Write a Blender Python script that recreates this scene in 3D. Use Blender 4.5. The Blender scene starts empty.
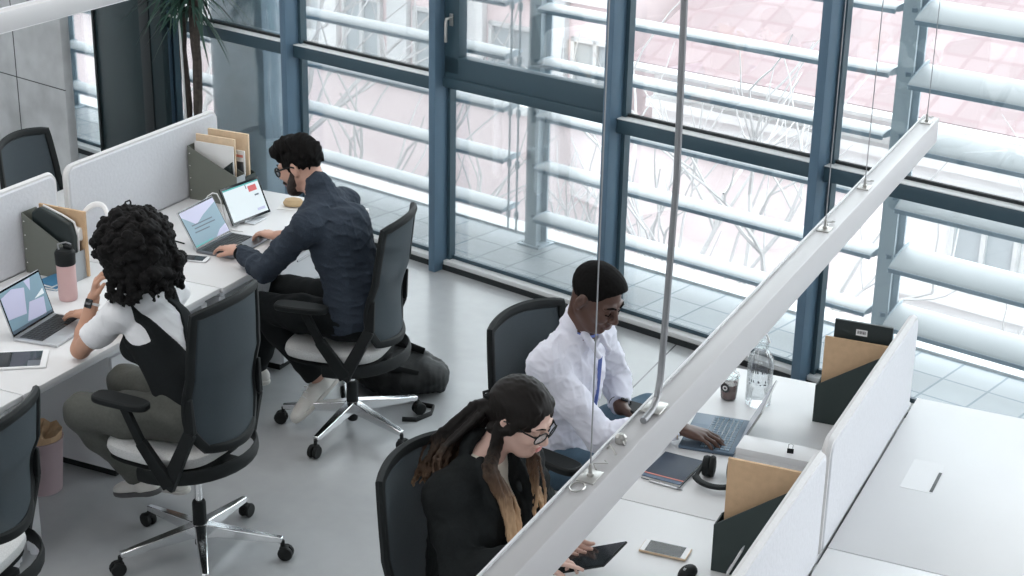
import bpy, bmesh, math, random
import numpy as np
from mathutils import Vector, Matrix
random.seed(7)
np.random.seed(7)
S = bpy.context.scene
COL = S.collection
R = math.radians
PI = math.pi

# ------------------------------------------------------------------ camera
CAM_H = 3.42
PITCH, ROLL, YAW = R(20.95), R(1.16), R(25.1)
w = Vector((0, math.cos(PITCH), -math.sin(PITCH)))
r = Vector((1, 0, 0))
u = r.cross(w)
r, u = (math.cos(ROLL) * r + math.sin(ROLL) * u), (-math.sin(ROLL) * r + math.cos(ROLL) * u)
Rz = Matrix.Rotation(YAW, 3, 'Z')
r, u, w = Rz @ r, Rz @ u, Rz @ w
cam = bpy.data.cameras.new('camera')
cam.sensor_width = 36.0
cam.lens = 36.0 * 1647.3 / 1024.0
cam.clip_end = 300
co = bpy.data.objects.new('camera', cam)
COL.objects.link(co)
co.matrix_world = Matrix(((r.x, u.x, -w.x, 0), (r.y, u.y, -w.y, 0), (r.z, u.z, -w.z, CAM_H), (0, 0, 0, 1)))
S.camera = co

# ------------------------------------------------------------------ facade frame
TH = math.atan(-.261)
FD = Vector((math.cos(TH), math.sin(TH), 0))      # along the facade, to the right
FN = Vector((-math.sin(TH), math.cos(TH), 0))     # outwards
FO = Vector((0, 7.127, 0))
def fp(s, off, z=0.0):
    return FO + FD * s + FN * off + Vector((0, 0, z))

# ------------------------------------------------------------------ world and light
S.view_settings.view_transform = 'Standard'
S.view_settings.look = 'None'
S.view_settings.gamma = 1.0
S.view_settings.use_curve_mapping = False
S.view_settings.exposure = 0.03
W = bpy.data.worlds.new('overcast_sky')
S.world = W
W.use_nodes = True
nt = W.node_tree
nt.nodes.clear()
tc = nt.nodes.new('ShaderNodeTexCoord')
dt = nt.nodes.new('ShaderNodeVectorMath'); dt.operation = 'DOT_PRODUCT'
nt.links.new(tc.outputs['Generated'], dt.inputs[0])
dt.inputs[1].default_value = (FN.x * .80, FN.y * .80, .60)
mr = nt.nodes.new('ShaderNodeMapRange')
mr.inputs[1].default_value = -.8; mr.inputs[2].default_value = 1.0
mr.inputs[3].default_value = 2.8; mr.inputs[4].default_value = 6.2
nt.links.new(dt.outputs['Value'], mr.inputs[0])
bg = nt.nodes.new('ShaderNodeBackground')
bg.inputs['Color'].default_value = (.93, .962, 1.0, 1)
nt.links.new(mr.outputs[0], bg.inputs['Strength'])
wo = nt.nodes.new('ShaderNodeOutputWorld')
nt.links.new(bg.outputs[0], wo.inputs[0])
# unseen soft area lights added under the ceiling to fill the room
for i, (lx, ly) in enumerate(((-4.6, 5.0), (-4.6, 1.8), (-.6, 4.6), (-.6, 1.2))):
    la = bpy.data.lights.new('ceiling_fill_light', 'AREA'); la.shape = 'RECTANGLE'; la.size = 1.8; la.size_y = 2.6
    la.energy = (58, 34, 5, 4)[i]; la.color = (1.0, .975, .955)
    lo_ = bpy.data.objects.new('ceiling_fill_light', la); COL.objects.link(lo_); lo_.location = (lx, ly, 4.36)

# ------------------------------------------------------------------ materials
MATS = {}
def mat(name, col, rough=.6, metal=0.0, noise=0.0, nscale=20.0, bump=0.0, spec=.5, emit=None, alpha=None, sheen=0, stretch=None):
    m = bpy.data.materials.new(name)
    m.use_nodes = True
    t = m.node_tree
    b = t.nodes['Principled BSDF']
    c = (*col, 1)
    b.inputs['Base Color'].default_value = c
    b.inputs['Roughness'].default_value = rough
    b.inputs['Metallic'].default_value = metal
    b.inputs['Specular IOR Level'].default_value = spec
    if sheen: b.inputs['Sheen Weight'].default_value = sheen
    if noise or bump:
        x = t.nodes.new('ShaderNodeTexCoord')
        n = t.nodes.new('ShaderNodeTexNoise')
        n.inputs['Scale'].default_value = nscale
        n.inputs['Detail'].default_value = 6
        if stretch:
            mp = t.nodes.new('ShaderNodeMapping'); mp.inputs['Scale'].default_value = stretch
            t.links.new(x.outputs['Object'], mp.inputs[0]); t.links.new(mp.outputs[0], n.inputs['Vector'])
        else:
            t.links.new(x.outputs['Object'], n.inputs['Vector'])
        if noise:
            mx = t.nodes.new('ShaderNodeMix'); mx.data_type = 'RGBA'
            rp = t.nodes.new('ShaderNodeValToRGB')
            rp.color_ramp.elements[0].position = .3; rp.color_ramp.elements[1].position = .7
            rp.color_ramp.elements[0].color = (*[v * (1 - noise) for v in col], 1)
            rp.color_ramp.elements[1].color = (*[min(1, v * (1 + noise)) for v in col], 1)
            t.links.new(n.outputs['Fac'], rp.inputs[0])
            t.links.new(rp.outputs[0], b.inputs['Base Color'])
        if bump:
            bp = t.nodes.new('ShaderNodeBump'); bp.inputs['Strength'].default_value = bump
            bp.inputs['Distance'].default_value = .01
            t.links.new(n.outputs['Fac'], bp.inputs['Height'])
            t.links.new(bp.outputs[0], b.inputs['Normal'])
    if emit is not None:
        b.inputs['Emission Color'].default_value = c
        b.inputs['Emission Strength'].default_value = emit
    if alpha is not None:
        b.inputs['Alpha'].default_value = alpha
    MATS[name] = m
    return m

def glassmat(name, tint=(.95, .98, .98), gloss=.07, rough=0.02):
    m = bpy.data.materials.new(name); m.use_nodes = True
    t = m.node_tree; t.nodes.clear()
    o = t.nodes.new('ShaderNodeOutputMaterial')
    tr = t.nodes.new('ShaderNodeBsdfTransparent'); tr.inputs[0].default_value = (*tint, 1)
    g = t.nodes.new('ShaderNodeBsdfGlossy'); g.inputs['Roughness'].default_value = rough
    lw = t.nodes.new('ShaderNodeLayerWeight'); lw.inputs['Blend'].default_value = .35
    mm = t.nodes.new('ShaderNodeMath'); mm.operation = 'MULTIPLY_ADD'
    mm.inputs[1].default_value = .5; mm.inputs[2].default_value = gloss
    t.links.new(lw.outputs['Fresnel'], mm.inputs[0])
    mx = t.nodes.new('ShaderNodeMixShader')
    t.links.new(mm.outputs[0], mx.inputs[0]); t.links.new(tr.outputs[0], mx.inputs[1]); t.links.new(g.outputs[0], mx.inputs[2])
    t.links.new(mx.outputs[0], o.inputs[0])
    MATS[name] = m
    return m

mat('white_laminate', (.70, .70, .705), .45, noise=.015, nscale=3)
mat('white_steel', (.72, .73, .75), .4)
mat('desk_edge', (.62, .62, .63), .5)
mat('grey_panel', (.50, .52, .53), .6)
mat('partition_felt', (.60, .605, .635), .95, noise=.03, nscale=60, bump=.15, sheen=.2)
mat('partition_band', (.66, .65, .65), .9, noise=.03, nscale=80)
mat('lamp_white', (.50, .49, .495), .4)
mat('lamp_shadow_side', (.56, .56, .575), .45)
mat('lamp_metal', (.45, .44, .42), .35, metal=.8)
mat('steel_grey', (.26, .265, .275), .35, metal=.4)
mat('chrome', (.80, .81, .82), .16, metal=1.0)
mat('black_plastic', (.011, .013, .0135), .58, spec=.18)
mat('black_rubber', (.011, .0125, .0125), .65, spec=.25)
mat('mesh_dark', (.035, .05, .06), .8, noise=.12, nscale=300, alpha=.84)
mat('seat_fabric', (.58, .585, .58), .95, noise=.12, nscale=220, bump=.2)
mat('mullion_blue', (.10, .17, .24), .42, noise=.05, nscale=4)
mat('mullion_dark', (.036, .072, .095), .45)
mat('gasket', (.015, .02, .022), .7)
mat('fin_white', (.44, .46, .475), .45)
mat('fin_edge', (.19, .25, .30), .5)
mat('post_steel', (.36, .42, .46), .45)
mat('kraft', (.56, .38, .23), .85, noise=.06, nscale=40)
mat('kraft_light', (.68, .52, .36), .85, noise=.06, nscale=40)
mat('paper', (.78, .78, .77), .8)
mat('holder_grey', (.17, .18, .155), .55, metal=.3, noise=.04, nscale=9)
mat('holder_lip', (.36, .385, .40), .5, metal=.2)
mat('holder_green', (.022, .036, .034), .6)
mat('black_card', (.012, .02, .02), .5)
mat('aluminium', (.56, .57, .59), .35, metal=.85)
mat('aluminium_dark', (.20, .21, .23), .35, metal=.7)
mat('slate_deck', (.09, .13, .18), .45, metal=.3)
mat('key_black', (.018, .02, .022), .5)
mat('key_blue', (.10, .17, .24), .45)
mat('screen_black', (.01, .012, .014), .08)
mat('phone_glass', (.018, .022, .025), .12, spec=.25)
mat('gold', (.62, .47, .33), .35, metal=.6)
mat('white_plastic', (.78, .78, .78), .35)
mat('pink_steel', (.56, .37, .36), .45, noise=.04, nscale=12)
mat('blue_card', (.05, .18, .32), .5)
mat('navy_cover', (.018, .032, .058), .55, noise=.06, nscale=30)
mat('coral', (.65, .22, .17), .6)
mat('brass_pen', (.45, .33, .10), .35, metal=.5)
mat('red_drink', (.10, .018, .016), .25)
mat('logo_black', (.012, .012, .015), .5)
mat('bread', (.52, .38, .22), .8)
mat('led_lens', (.80, .80, .80), .3)
mat('lcd_blue', (.15, .24, .30), .3, emit=.35)
mat('lcd_lilac', (.42, .42, .56), .3, emit=.30)
mat('lcd_white', (.62, .67, .69), .3, emit=.28)
mat('lcd_dark', (.06, .09, .12), .3, emit=.3)
mat('lcd_grey', (.42, .43, .47), .25, emit=.12)
mat('lcd_red', (.45, .07, .07), .3, emit=.4)
mat('lcd_teal', (.05, .33, .32), .3, emit=.3)
mat('bin_pink', (.44, .34, .36), .45)
mat('leaf', (.02, .065, .045), .5, noise=.2, nscale=10)
mat('bark', (.055, .045, .038), .9, noise=.3, nscale=40, bump=.4)
mat('soil', (.04, .03, .025), .95)
mat('planter', (.35, .36, .37), .6)
mat('dark_panel', (.008, .022, .026), .35, noise=.2, nscale=2)
mat('dark_frame', (.012, .016, .018), .5)
mat('concrete', (.56, .575, .58), .85, noise=.22, nscale=3.2, bump=.2)
mat('wall_plaster', (.17, .172, .175), .9)
mat('spine_blue', (.045, .085, .15), .5)
mat('lid_grey', (.42, .425, .43), .45, metal=.2)
mat('concrete_out', (.24, .32, .385), .85, noise=.18, nscale=4)
mat('roof_pink', (.66, .42, .42), .9)
mat('wall_pale', (.74, .745, .745), .9, noise=.03, nscale=1.5)  # distant walls: outdoor glare and haze painted into the pale colours
mat('wall_pink', (.75, .635, .64), .9, noise=.08, nscale=1.2)
mat('wall_grey', (.66, .68, .685), .9, noise=.06, nscale=1.2)
mat('far_window', (.40, .44, .46), .4)
mat('far_frame', (.6, .61, .61), .7)
mat('branch', (.46, .445, .445), .9)  # outdoor glare painted into the bark colour
mat('street', (.36, .365, .37), .95, noise=.08, nscale=.6)
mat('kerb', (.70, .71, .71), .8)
mat('shrub', (.26, .29, .27), .9, noise=.2, nscale=5)
glassmat('pane_glass')
glassmat('spectacle_lens', (.98, .98, .98), .02)
glassmat('clear_plastic', (.93, .95, .95), .10, .08)
glassmat('bottle_plastic', (.90, .92, .93), .14, .10)

# polished concrete floor with joints
def floor_mat():
    m = bpy.data.materials.new('polished_concrete'); m.use_nodes = True
    t = m.node_tree; b = t.nodes['Principled BSDF']
    x = t.nodes.new('ShaderNodeTexCoord')
    def nz(sc, det):
        n = t.nodes.new('ShaderNodeTexNoise'); n.inputs['Scale'].default_value = sc; n.inputs['Detail'].default_value = det
        t.links.new(x.outputs['Object'], n.inputs['Vector']); return n
    n1, n2 = nz(1.3, 3), nz(14, 3)
    mx = t.nodes.new('ShaderNodeMath'); mx.operation = 'MULTIPLY_ADD'; mx.inputs[1].default_value = .2
    t.links.new(n2.outputs['Fac'], mx.inputs[0]); t.links.new(n1.outputs['Fac'], mx.inputs[2])
    rp = t.nodes.new('ShaderNodeValToRGB')
    rp.color_ramp.elements[0].position = .30; rp.color_ramp.elements[0].color = (.34, .352, .358, 1)
    rp.color_ramp.elements[1].position = 1.0; rp.color_ramp.elements[1].color = (.49, .50, .51, 1)
    t.links.new(mx.outputs[0], rp.inputs[0])
    # saw-cut joint along x = -2.65
    sp = t.nodes.new('ShaderNodeSeparateXYZ'); t.links.new(x.outputs['Object'], sp.inputs[0])
    a = t.nodes.new('ShaderNodeMath'); a.operation = 'ADD'; a.inputs[1].default_value = 2.65
    t.links.new(sp.outputs[0], a.inputs[0])
    ab = t.nodes.new('ShaderNodeMath'); ab.operation = 'ABSOLUTE'; t.links.new(a.outputs[0], ab.inputs[0])
    lt = t.nodes.new('ShaderNodeMath'); lt.operation = 'LESS_THAN'; lt.inputs[1].default_value = .0045
    t.links.new(ab.outputs[0], lt.inputs[0])
    mc = t.nodes.new('ShaderNodeMix'); mc.data_type = 'RGBA'
    t.links.new(lt.outputs[0], mc.inputs[0]); t.links.new(rp.outputs[0], mc.inputs[6]); mc.inputs[7].default_value = (.10, .10, .11, 1)
    t.links.new(mc.outputs[2], b.inputs['Base Color'])
    b.inputs['Roughness'].default_value = .30
    b.inputs['Specular IOR Level'].default_value = .85
    b.inputs['Roughness'].default_value = .27
    MATS['floor'] = m
floor_mat()

def tile_mat(name, size, x0, y0, c, joint, jw):
    m = bpy.data.materials.new(name); m.use_nodes = True
    t = m.node_tree; b = t.nodes['Principled BSDF']
    x = t.nodes.new('ShaderNodeTexCoord')
    sp = t.nodes.new('ShaderNodeSeparateXYZ'); t.links.new(x.outputs['Object'], sp.inputs[0])
    outs = []
    cells = []
    for ax, o0 in ((0, x0), (1, y0)):
        a = t.nodes.new('ShaderNodeMath'); a.operation = 'SUBTRACT'; a.inputs[1].default_value = o0
        t.links.new(sp.outputs[ax], a.inputs[0])
        d = t.nodes.new('ShaderNodeMath'); d.operation = 'DIVIDE'; d.inputs[1].default_value = size
        t.links.new(a.outputs[0], d.inputs[0])
        f = t.nodes.new('ShaderNodeMath'); f.operation = 'FRACT'; t.links.new(d.outputs[0], f.inputs[0])
        fl = t.nodes.new('ShaderNodeMath'); fl.operation = 'FLOOR'; t.links.new(d.outputs[0], fl.inputs[0]); cells.append(fl)
        l = t.nodes.new('ShaderNodeMath'); l.operation = 'LESS_THAN'; l.inputs[1].default_value = jw
        t.links.new(f.outputs[0], l.inputs[0]); outs.append(l)
    mxx = t.nodes.new('ShaderNodeMath'); mxx.operation = 'MAXIMUM'
    t.links.new(outs[0].outputs[0], mxx.inputs[0]); t.links.new(outs[1].outputs[0], mxx.inputs[1])
    cb = t.nodes.new('ShaderNodeCombineXYZ'); t.links.new(cells[0].outputs[0], cb.inputs[0]); t.links.new(cells[1].outputs[0], cb.inputs[1])
    wn = t.nodes.new('ShaderNodeTexWhiteNoise'); t.links.new(cb.outputs[0], wn.inputs['Vector'])
    rp = t.nodes.new('ShaderNodeValToRGB')
    rp.color_ramp.elements[0].color = (*[v * .88 for v in c], 1); rp.color_ramp.elements[1].color = (*[min(1, v * 1.06) for v in c], 1)
    t.links.new(wn.outputs['Value'], rp.inputs[0])
    mc = t.nodes.new('ShaderNodeMix'); mc.data_type = 'RGBA'
    t.links.new(mxx.outputs[0], mc.inputs[0]); t.links.new(rp.outputs[0], mc.inputs[6]); mc.inputs[7].default_value = (*joint, 1)
    t.links.new(mc.outputs[2], b.inputs['Base Color'])
    b.inputs['Roughness'].default_value = .5
    MATS[name] = m
tile_mat('terrace_tile', .2465, -4.412, -.009, (.32, .345, .365), (.13, .17, .20), .05)
tile_mat('roof_tile', .42, 0, 0, (.27, .205, .21), (.235, .165, .172), .16)  # roof red washed out in the colour to stand for haze

# ------------------------------------------------------------------ mesh helpers
class MB:
    def __init__(s):
        s.bm = bmesh.new(); s.mats = []; s.mi = 0
    def m(s, name):
        if name not in s.mats: s.mats.append(name)
        s.mi = s.mats.index(name); return s
    def _fin(s, faces):
        for f in faces: f.material_index = s.mi
    def box(s, c, d, rot=None, bev=0.0, seg=2):
        M = Matrix.Translation(Vector(c))
        if rot is not None:
            M = M @ (rot.to_4x4() if isinstance(rot, Matrix) else Matrix.Rotation(rot, 4, 'Z'))
        M = M @ Matrix.Diagonal((d[0], d[1], d[2], 1))
        g = bmesh.ops.create_cube(s.bm, size=1, matrix=M)
        vs = g['verts']
        fs = list({f for v in vs for f in v.link_faces})
        if bev > 0:
            es = list({e for v in vs for e in v.link_edges})
            n0 = set(s.bm.faces)
            bb = bmesh.ops.bevel(s.bm, geom=es, offset=bev, segments=seg, affect='EDGES', profile=.5)
            fs = [f for f in s.bm.faces if f not in n0] + [f for f in fs if f.is_valid]
        s._fin(fs); return s
    def bar(s, a, b, wd, hg, up=(0, 0, 1), wd2=None, hg2=None):
        a, b = Vector(a), Vector(b); d = (b - a).normalized(); up = Vector(up)
        sd = d.cross(up)
        if sd.length < 1e-4: sd = d.cross(Vector((1, 0, 0)))
        sd.normalize(); up = sd.cross(d)
        wd2 = wd2 or wd; hg2 = hg2 or hg
        v = []
        for p, ww, hh in ((a, wd, hg), (b, wd2, hg2)):
            for sx, sz in ((-1, -1), (1, -1), (1, 1), (-1, 1)):
                v.append(s.bm.verts.new(p + sd * sx * ww / 2 + up * sz * hh / 2))
        fs = [s.bm.faces.new([v[i] for i in q]) for q in ((3, 2, 1, 0), (4, 5, 6, 7), (0, 1, 5, 4), (1, 2, 6, 5), (2, 3, 7, 6), (3, 0, 4, 7))]
        s._fin(fs); return s
    def tube(s, pts, rad, n=8, caps=True, closed=False, flat=None):
        pts = [Vector(p) for p in pts]
        N = len(pts); rings = []
        prev = None
        for i, p in enumerate(pts):
            if closed: t = pts[(i + 1) % N] - pts[i - 1]
            else: t = pts[min(i + 1, N - 1)] - pts[max(i - 1, 0)]
            t.normalize()
            if prev is None:
                ref = Vector((0, 0, 1)) if abs(t.z) < .9 else Vector((1, 0, 0))
                nx = t.cross(ref).normalized()
            else:
                nx = prev - t * prev.dot(t)
                if nx.length < 1e-6: nx = t.orthogonal()
                nx.normalize()
            prev = nx; ny = t.cross(nx)
            rr = rad[i] if isinstance(rad, (list, tuple)) else rad
            fx, fy = flat or (1, 1)
            rings.append([s.bm.verts.new(p + (nx * math.cos(2 * PI * k / n) * fx + ny * math.sin(2 * PI * k / n) * fy) * rr) for k in range(n)])
        fs = []
        for i in range(N if closed else N - 1):
            A, B = rings[i], rings[(i + 1) % N]
            for k in range(n):
                fs.append(s.bm.faces.new((A[k], A[(k + 1) % n], B[(k + 1) % n], B[k])))
        if caps and not closed:
            fs.append(s.bm.faces.new(rings[0][::-1])); fs.append(s.bm.faces.new(rings[-1]))
        s._fin(fs); return s
    def lathe(s, prof, c=(0, 0, 0), n=20, M=None):
        c = Vector(c); rings = []
        for rr, z in prof:
            ring = []
            for k in range(n):
                p = Vector((rr * math.cos(2 * PI * k / n), rr * math.sin(2 * PI * k / n), z))
                if M is not None: p = M @ p
                ring.append(s.bm.verts.new(c + p))
            rings.append(ring)
        fs = []
        for A, B in zip(rings, rings[1:]):
            for k in range(n):
                fs.append(s.bm.faces.new((A[k], A[(k + 1) % n], B[(k + 1) % n], B[k])))
        fs.append(s.bm.faces.new(rings[0][::-1])); fs.append(s.bm.faces.new(rings[-1]))
        s._fin(fs); return s
    def prism(s, poly, vec):
        vec = Vector(vec)
        A = [s.bm.verts.new(Vector(p)) for p in poly]; B = [s.bm.verts.new(Vector(p) + vec) for p in poly]
        n = len(A)
        fs = [s.bm.faces.new(A[::-1]), s.bm.faces.new(B)]
        for k in range(n): fs.append(s.bm.faces.new((A[k], A[(k + 1) % n], B[(k + 1) % n], B[k])))
        s._fin(fs); return s
    def quad(s, *p):
        f = s.bm.faces.new([s.bm.verts.new(Vector(q)) for q in p]); s._fin([f]); return s
    def grid(s, fn, nu, nv):
        V = [[s.bm.verts.new(Vector(fn(i / nu, j / nv))) for j in range(nv + 1)] for i in range(nu + 1)]
        fs = [s.bm.faces.new((V[i][j], V[i + 1][j], V[i + 1][j + 1], V[i][j + 1])) for i in range(nu) for j in range(nv)]
        s._fin(fs); return s
    def build(s, name, mat_=None, parent=None, smooth=True, bev=0, loc=None, solid=0, sub=0):
        bmesh.ops.recalc_face_normals(s.bm, faces=s.bm.faces[:])
        me = bpy.data.meshes.new(name); s.bm.to_mesh(me); s.bm.free()
        ms = s.mats if s.mats else [mat_]
        for q in ms: me.materials.append(MATS[q])
        if smooth:
            me.shade_smooth()
            try: me.set_sharp_from_angle(angle=R(38))
            except Exception: pass
        o = bpy.data.objects.new(name, me); COL.objects.link(o)
        if parent is not None: o.parent = parent
        if loc is not None: o.location = loc
        if solid:
            q = o.modifiers.new('solid', 'SOLIDIFY'); q.thickness = solid; q.offset = 0
        if bev:
            q = o.modifiers.new('bevel', 'BEVEL'); q.width = bev; q.segments = 2; q.limit_method = 'ANGLE'; q.angle_limit = R(40)
        if sub:
            q = o.modifiers.new('subd', 'SUBSURF'); q.levels = sub; q.render_levels = sub
        return o

def tag(o, label, cat, group=None):
    o['label'] = label; o['category'] = cat
    if group: o['group'] = group
    return o
def thing(name, label, cat, loc=(0, 0, 0), rotz=0.0, group=None):
    o = bpy.data.objects.new(name, None); COL.objects.link(o)
    o.empty_display_size = .05
    o.location = loc; o.rotation_euler = (0, 0, rotz)
    return tag(o, label, cat, group)
def struct(o):
    o['kind'] = 'structure'; return o
def sempty(name, loc=(0, 0, 0), rotz=0):
    o = bpy.data.objects.new(name, None); COL.objects.link(o); o.location = loc; o.rotation_euler = (0, 0, rotz)
    return struct(o)
def dup(root, loc, rotz, label, group=None):
    c = root.copy(); COL.objects.link(c); c.location = loc; c.rotation_euler = (0, 0, rotz); c['label'] = label
    if group: c['group'] = group
    for ch in list(root.children):
        k = ch.copy(); COL.objects.link(k); k.parent = c
        for g in list(ch.children):
            q = g.copy(); COL.objects.link(q); q.parent = k
    return c
# ================================================================== SETTING
b = MB(); b.box((-2, 1.5, -.05), (24, 12.2, .1))
struct(b.build('floor', 'floor', smooth=False))
# clip the slab to the facade line: the floor is a polygon up to the sill
fo = bpy.data.objects['floor']
bm = bmesh.new()
pl = [(-16, -4.6), (7, -4.6)] + [tuple(fp(s, .0)[:2]) for s in (7.2, -16)]
v = [bm.verts.new((x, y, 0)) for x, y in pl]; f = bm.faces.new(v)
g = bmesh.ops.extrude_face_region(bm, geom=[f]); bmesh.ops.translate(bm, vec=(0, 0, -.1), verts=[q for q in g['geom'] if isinstance(q, bmesh.types.BMVert)])
bmesh.ops.recalc_face_normals(bm, faces=bm.faces[:]); bm.to_mesh(fo.data); bm.free()

# ceiling slab, white
bm = bmesh.new()
v = [bm.verts.new((x, y, 4.42)) for x, y in [(-16, -4.6), (7, -4.6)] + [tuple(fp(q, .06)[:2]) for q in (7.2, -16)]]; f = bm.faces.new(v)
g = bmesh.ops.extrude_face_region(bm, geom=[f]); bmesh.ops.translate(bm, vec=(0, 0, .2), verts=[q for q in g['geom'] if isinstance(q, bmesh.types.BMVert)])
bmesh.ops.recalc_face_normals(bm, faces=bm.faces[:])
me = bpy.data.meshes.new('ceiling'); bm.to_mesh(me); bm.free(); me.materials.append(MATS['paper'])
q = bpy.data.objects.new('ceiling', me); COL.objects.link(q); struct(q)

# terrace outside
o = sempty('floor_terrace', FO, TH)
b = MB(); b.box((-4, .40, -.06), (26, .72, .12)); q = b.build('tiles', 'terrace_tile', o, smooth=False)
b = MB(); b.box((-4, .83, -.05), (26, .16, .13)); b.build('kerb', 'kerb', o, smooth=False)

# facade: one structure per bay
SP = 1.2435
S0 = -4.462               # left edge of the mullion at px 428
MW, MD = .05, .14        # mullion width and depth into the room
MS = [S0 + SP * k for k in range(-5, 6)]
ZT = 1.16                 # glass line of the transom
for i in range(len(MS) - 1):
    a, c = MS[i], MS[i + 1]
    o = sempty('window_%d' % (i + 1), FO, TH)
    b = MB()
    b.box((a + MW / 2, -MD / 2 - .004, 2.2), (MW, MD, 4.4), bev=.004)
    b.build('mullion', 'mullion_blue', o)
    b = MB()   # glazing stops either side of the glass
    for sx in (a + MW + .012, c - .012):
        b.box((sx, -.012, 2.2), (.022, .05, 4.4))
    b.build('glazing_bead', 'mullion_dark', o)
    b = MB()
    b.m('mullion_dark').box(((a + c + MW) / 2, -.050, ZT - .035), (c - a - MW - .002, .07, .075), bev=.003)
    b.m('kerb').box(((a + c + MW) / 2, -.050, ZT + .0035), (c - a - MW - .002, .066, .006))  # pale cap: sky glint painted onto the transom top
    b.m('gasket').box(((a + c + MW) / 2, -.008, ZT + .014), (c - a - MW - .002, .018, .016))
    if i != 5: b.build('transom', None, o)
    b = MB()
    b.m('kerb').box(((a + c + MW) / 2, -.034, .043), (c - a + .02, .064, .03), bev=.003)
    b.m('gasket').box(((a + c + MW) / 2, -.036, .015), (c - a + .02, .076, .034))
    b.m('mullion_dark').box(((a + c + MW) / 2, 0.0, .068), (c - a - MW, .02, .026))
    b.build('sill', None, o)
    b = MB(); b.box(((a + c + MW) / 2, .004, 2.2), (c - a - .02, .008, 4.38)); b.build('pane', 'pane_glass', o, smooth=False)
    if i == 5:      # the bay with the opening sash
        b = MB()
        x0, x1 = a + MW, c
        b.box((x0 + .055, -.03, 2.75), (.11, .07, 3.1), bev=.004)
        b.box((x1 - .02, -.03, 2.75), (.04, .07, 3.1), bev=.004)
        b.box(((x0 + x1) / 2, -.031, ZT + .046), (x1 - x0 - .002, .068, .190), bev=.004)
        b.box(((x0 + x1) / 2, -.045, ZT - .012), (x1 - x0 - .002, .068, .055), bev=.004)
        b.build('sash', 'mullion_dark', o)
        b = MB()
        b.m('lamp_metal').tube([(x0 + .055, -.07, 1.52), (x0 + .055, -.11, 1.52), (x0 + .055, -.115, 1.50), (x0 + .055, -.115, 1.39)], .009, 8)
        b.box((x0 + .055, -.068, 1.51), (.025, .01, .07), bev=.003)
        b.build('sash_handle', 'aluminium', o)
# a dark steel door leaf fills the right half of the bay beside the plant
o = sempty('door_1', FO, TH)
x1 = -6.80; x0 = -7.52
b = MB(); b.m('dark_panel').box(((x0 + x1) / 2, -.165, 1.75), (x1 - x0, .05, 3.5), bev=.004)
b.build('leaf', None, o)
b = MB(); b.box((x0 - .012, -.165, 1.75), (.024, .07, 3.5), bev=.004); b.box((x1 - .17, -.194, 1.75), (.10, .012, 3.5), bev=.003); b.build('frame', 'dark_frame', o)

# concrete wall pier at the left
o = sempty('wall_left', FO, TH)
b = MB()
b.box((-8.14, -.535, 1.9), (1.53, .07, 3.8), bev=.006)
b.build('pier', 'concrete', o)
b = MB()
b.box((-7.925, -.566, 1.9), (.007, .012, 3.8)); b.box((-8.14, -.566, .66), (1.53, .012, .006))
b.build('joint', 'dark_frame', o)
# wall behind the camera side and to the left keep the room closed at floor level
b = MB(); b.box((-16.05, 3.2, 2.0), (.1, 16, 4.0)); struct(b.build('wall_west', 'concrete', smooth=False))
b = MB(); b.box((-4.5, -4.65, 1.4), (23, .1, 2.8)); struct(b.build('wall_back', 'concrete', smooth=False))

b = MB(); b.box((4.55, .8, 2.2), (.1, 10.6, 4.4)); struct(b.build('wall_light_block', 'wall_plaster', smooth=False))  # unseen wall added to hold back light from the right
# concrete pier on the terrace beyond the plant
t = thing('concrete_pier', 'blue-grey concrete pier on the terrace behind the potted plant', 'pillar', fp(-6.44, .27), TH)
b = MB(); b.box((0, 0, .75), (.52, .28, 1.5), bev=.01); b.build('shaft', 'concrete_out', t)
b = MB(); b.box((0, 0, 1.52), (.55, .31, .06), bev=.01); b.build('coping', 'concrete_out', t)

# ------------------------------------------------------------------ louvre screens on the terrace
POSTS = [-9.14, -6.74, -4.34, -1.94, .46]
def louvre(k, s0, s1, tilt, label, gap=.12):
    t = thing('louvre_screen', label, 'louvre', fp(s0, .66), TH, 'white louvre screens outside the glazing')
    L = s1 - s0
    b = MB()
    b.box((.045, -.05, 2.0), (.09, .012, 4.0)); b.box((.045, .05, 2.0), (.09, .012, 4.0)); b.box((.045, 0, 2.0), (.012, .10, 4.0))
    b.m('post_steel')
    b.box((.045, 0, .006), (.17, .16, .012))
    for sx in (-.02, .11):
        for sy in (-.05, .05): b.lathe([(.008, .012), (.008, .022)], (sx, sy, 0), 8)
    b.build('post', 'post_steel', t)
    for j in range(12):
        z = .205 + .3245 * j
        b = MB()
        a = R(tilt)
        prof = []
        for q in range(20):
            an = 2 * PI * q / 20
            y, zz = (.105 if k == 3 else .078) * math.cos(an), (.017 if k == 3 else .013) * math.sin(an)
            prof.append((y * math.cos(a) - zz * math.sin(a), y * math.sin(a) + zz * math.cos(a)))
        y0 = -.02
        # blade stops short of the posts; rounded end plates
        P = [(.10, y0 + p[0], z + p[1]) for p in prof]
        b.m('fin_white').prism(P, (L - gap, 0, 0))
        b.m('fin_edge')
        hw_ = .107 if k == 3 else .080
        e = (-hw_ * math.cos(a) + y0, -hw_ * math.sin(a) + z - .010)
        b.box((.10 + (L - gap) / 2, e[0], e[1]), (L - gap, .012, .022))
        for xx in (.098, L - gap + .098):
            b.m('post_steel').prism([(xx, y0 + p[0] * 1.12, z + p[1] * 1.5) for p in prof], (.006, 0, 0))
        b.m('fin_edge').bar((.05, -.06, z), (.10, y0, z), .03, .02)
        b.build('blade', None, t)
    if k != 2: return t
    b = MB()
    for sx in (-.035, -.10):
        b.tube([(sx, -.10, .10), (sx, -.10, 4.0)], .007, 6)
        for j in range(12):
            b.box((sx, -.10, .205 + .3245 * j - .01), (.022, .022, .05), bev=.004)
    b.build('linkage_rod', 'post_steel', t)
    return t
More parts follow.
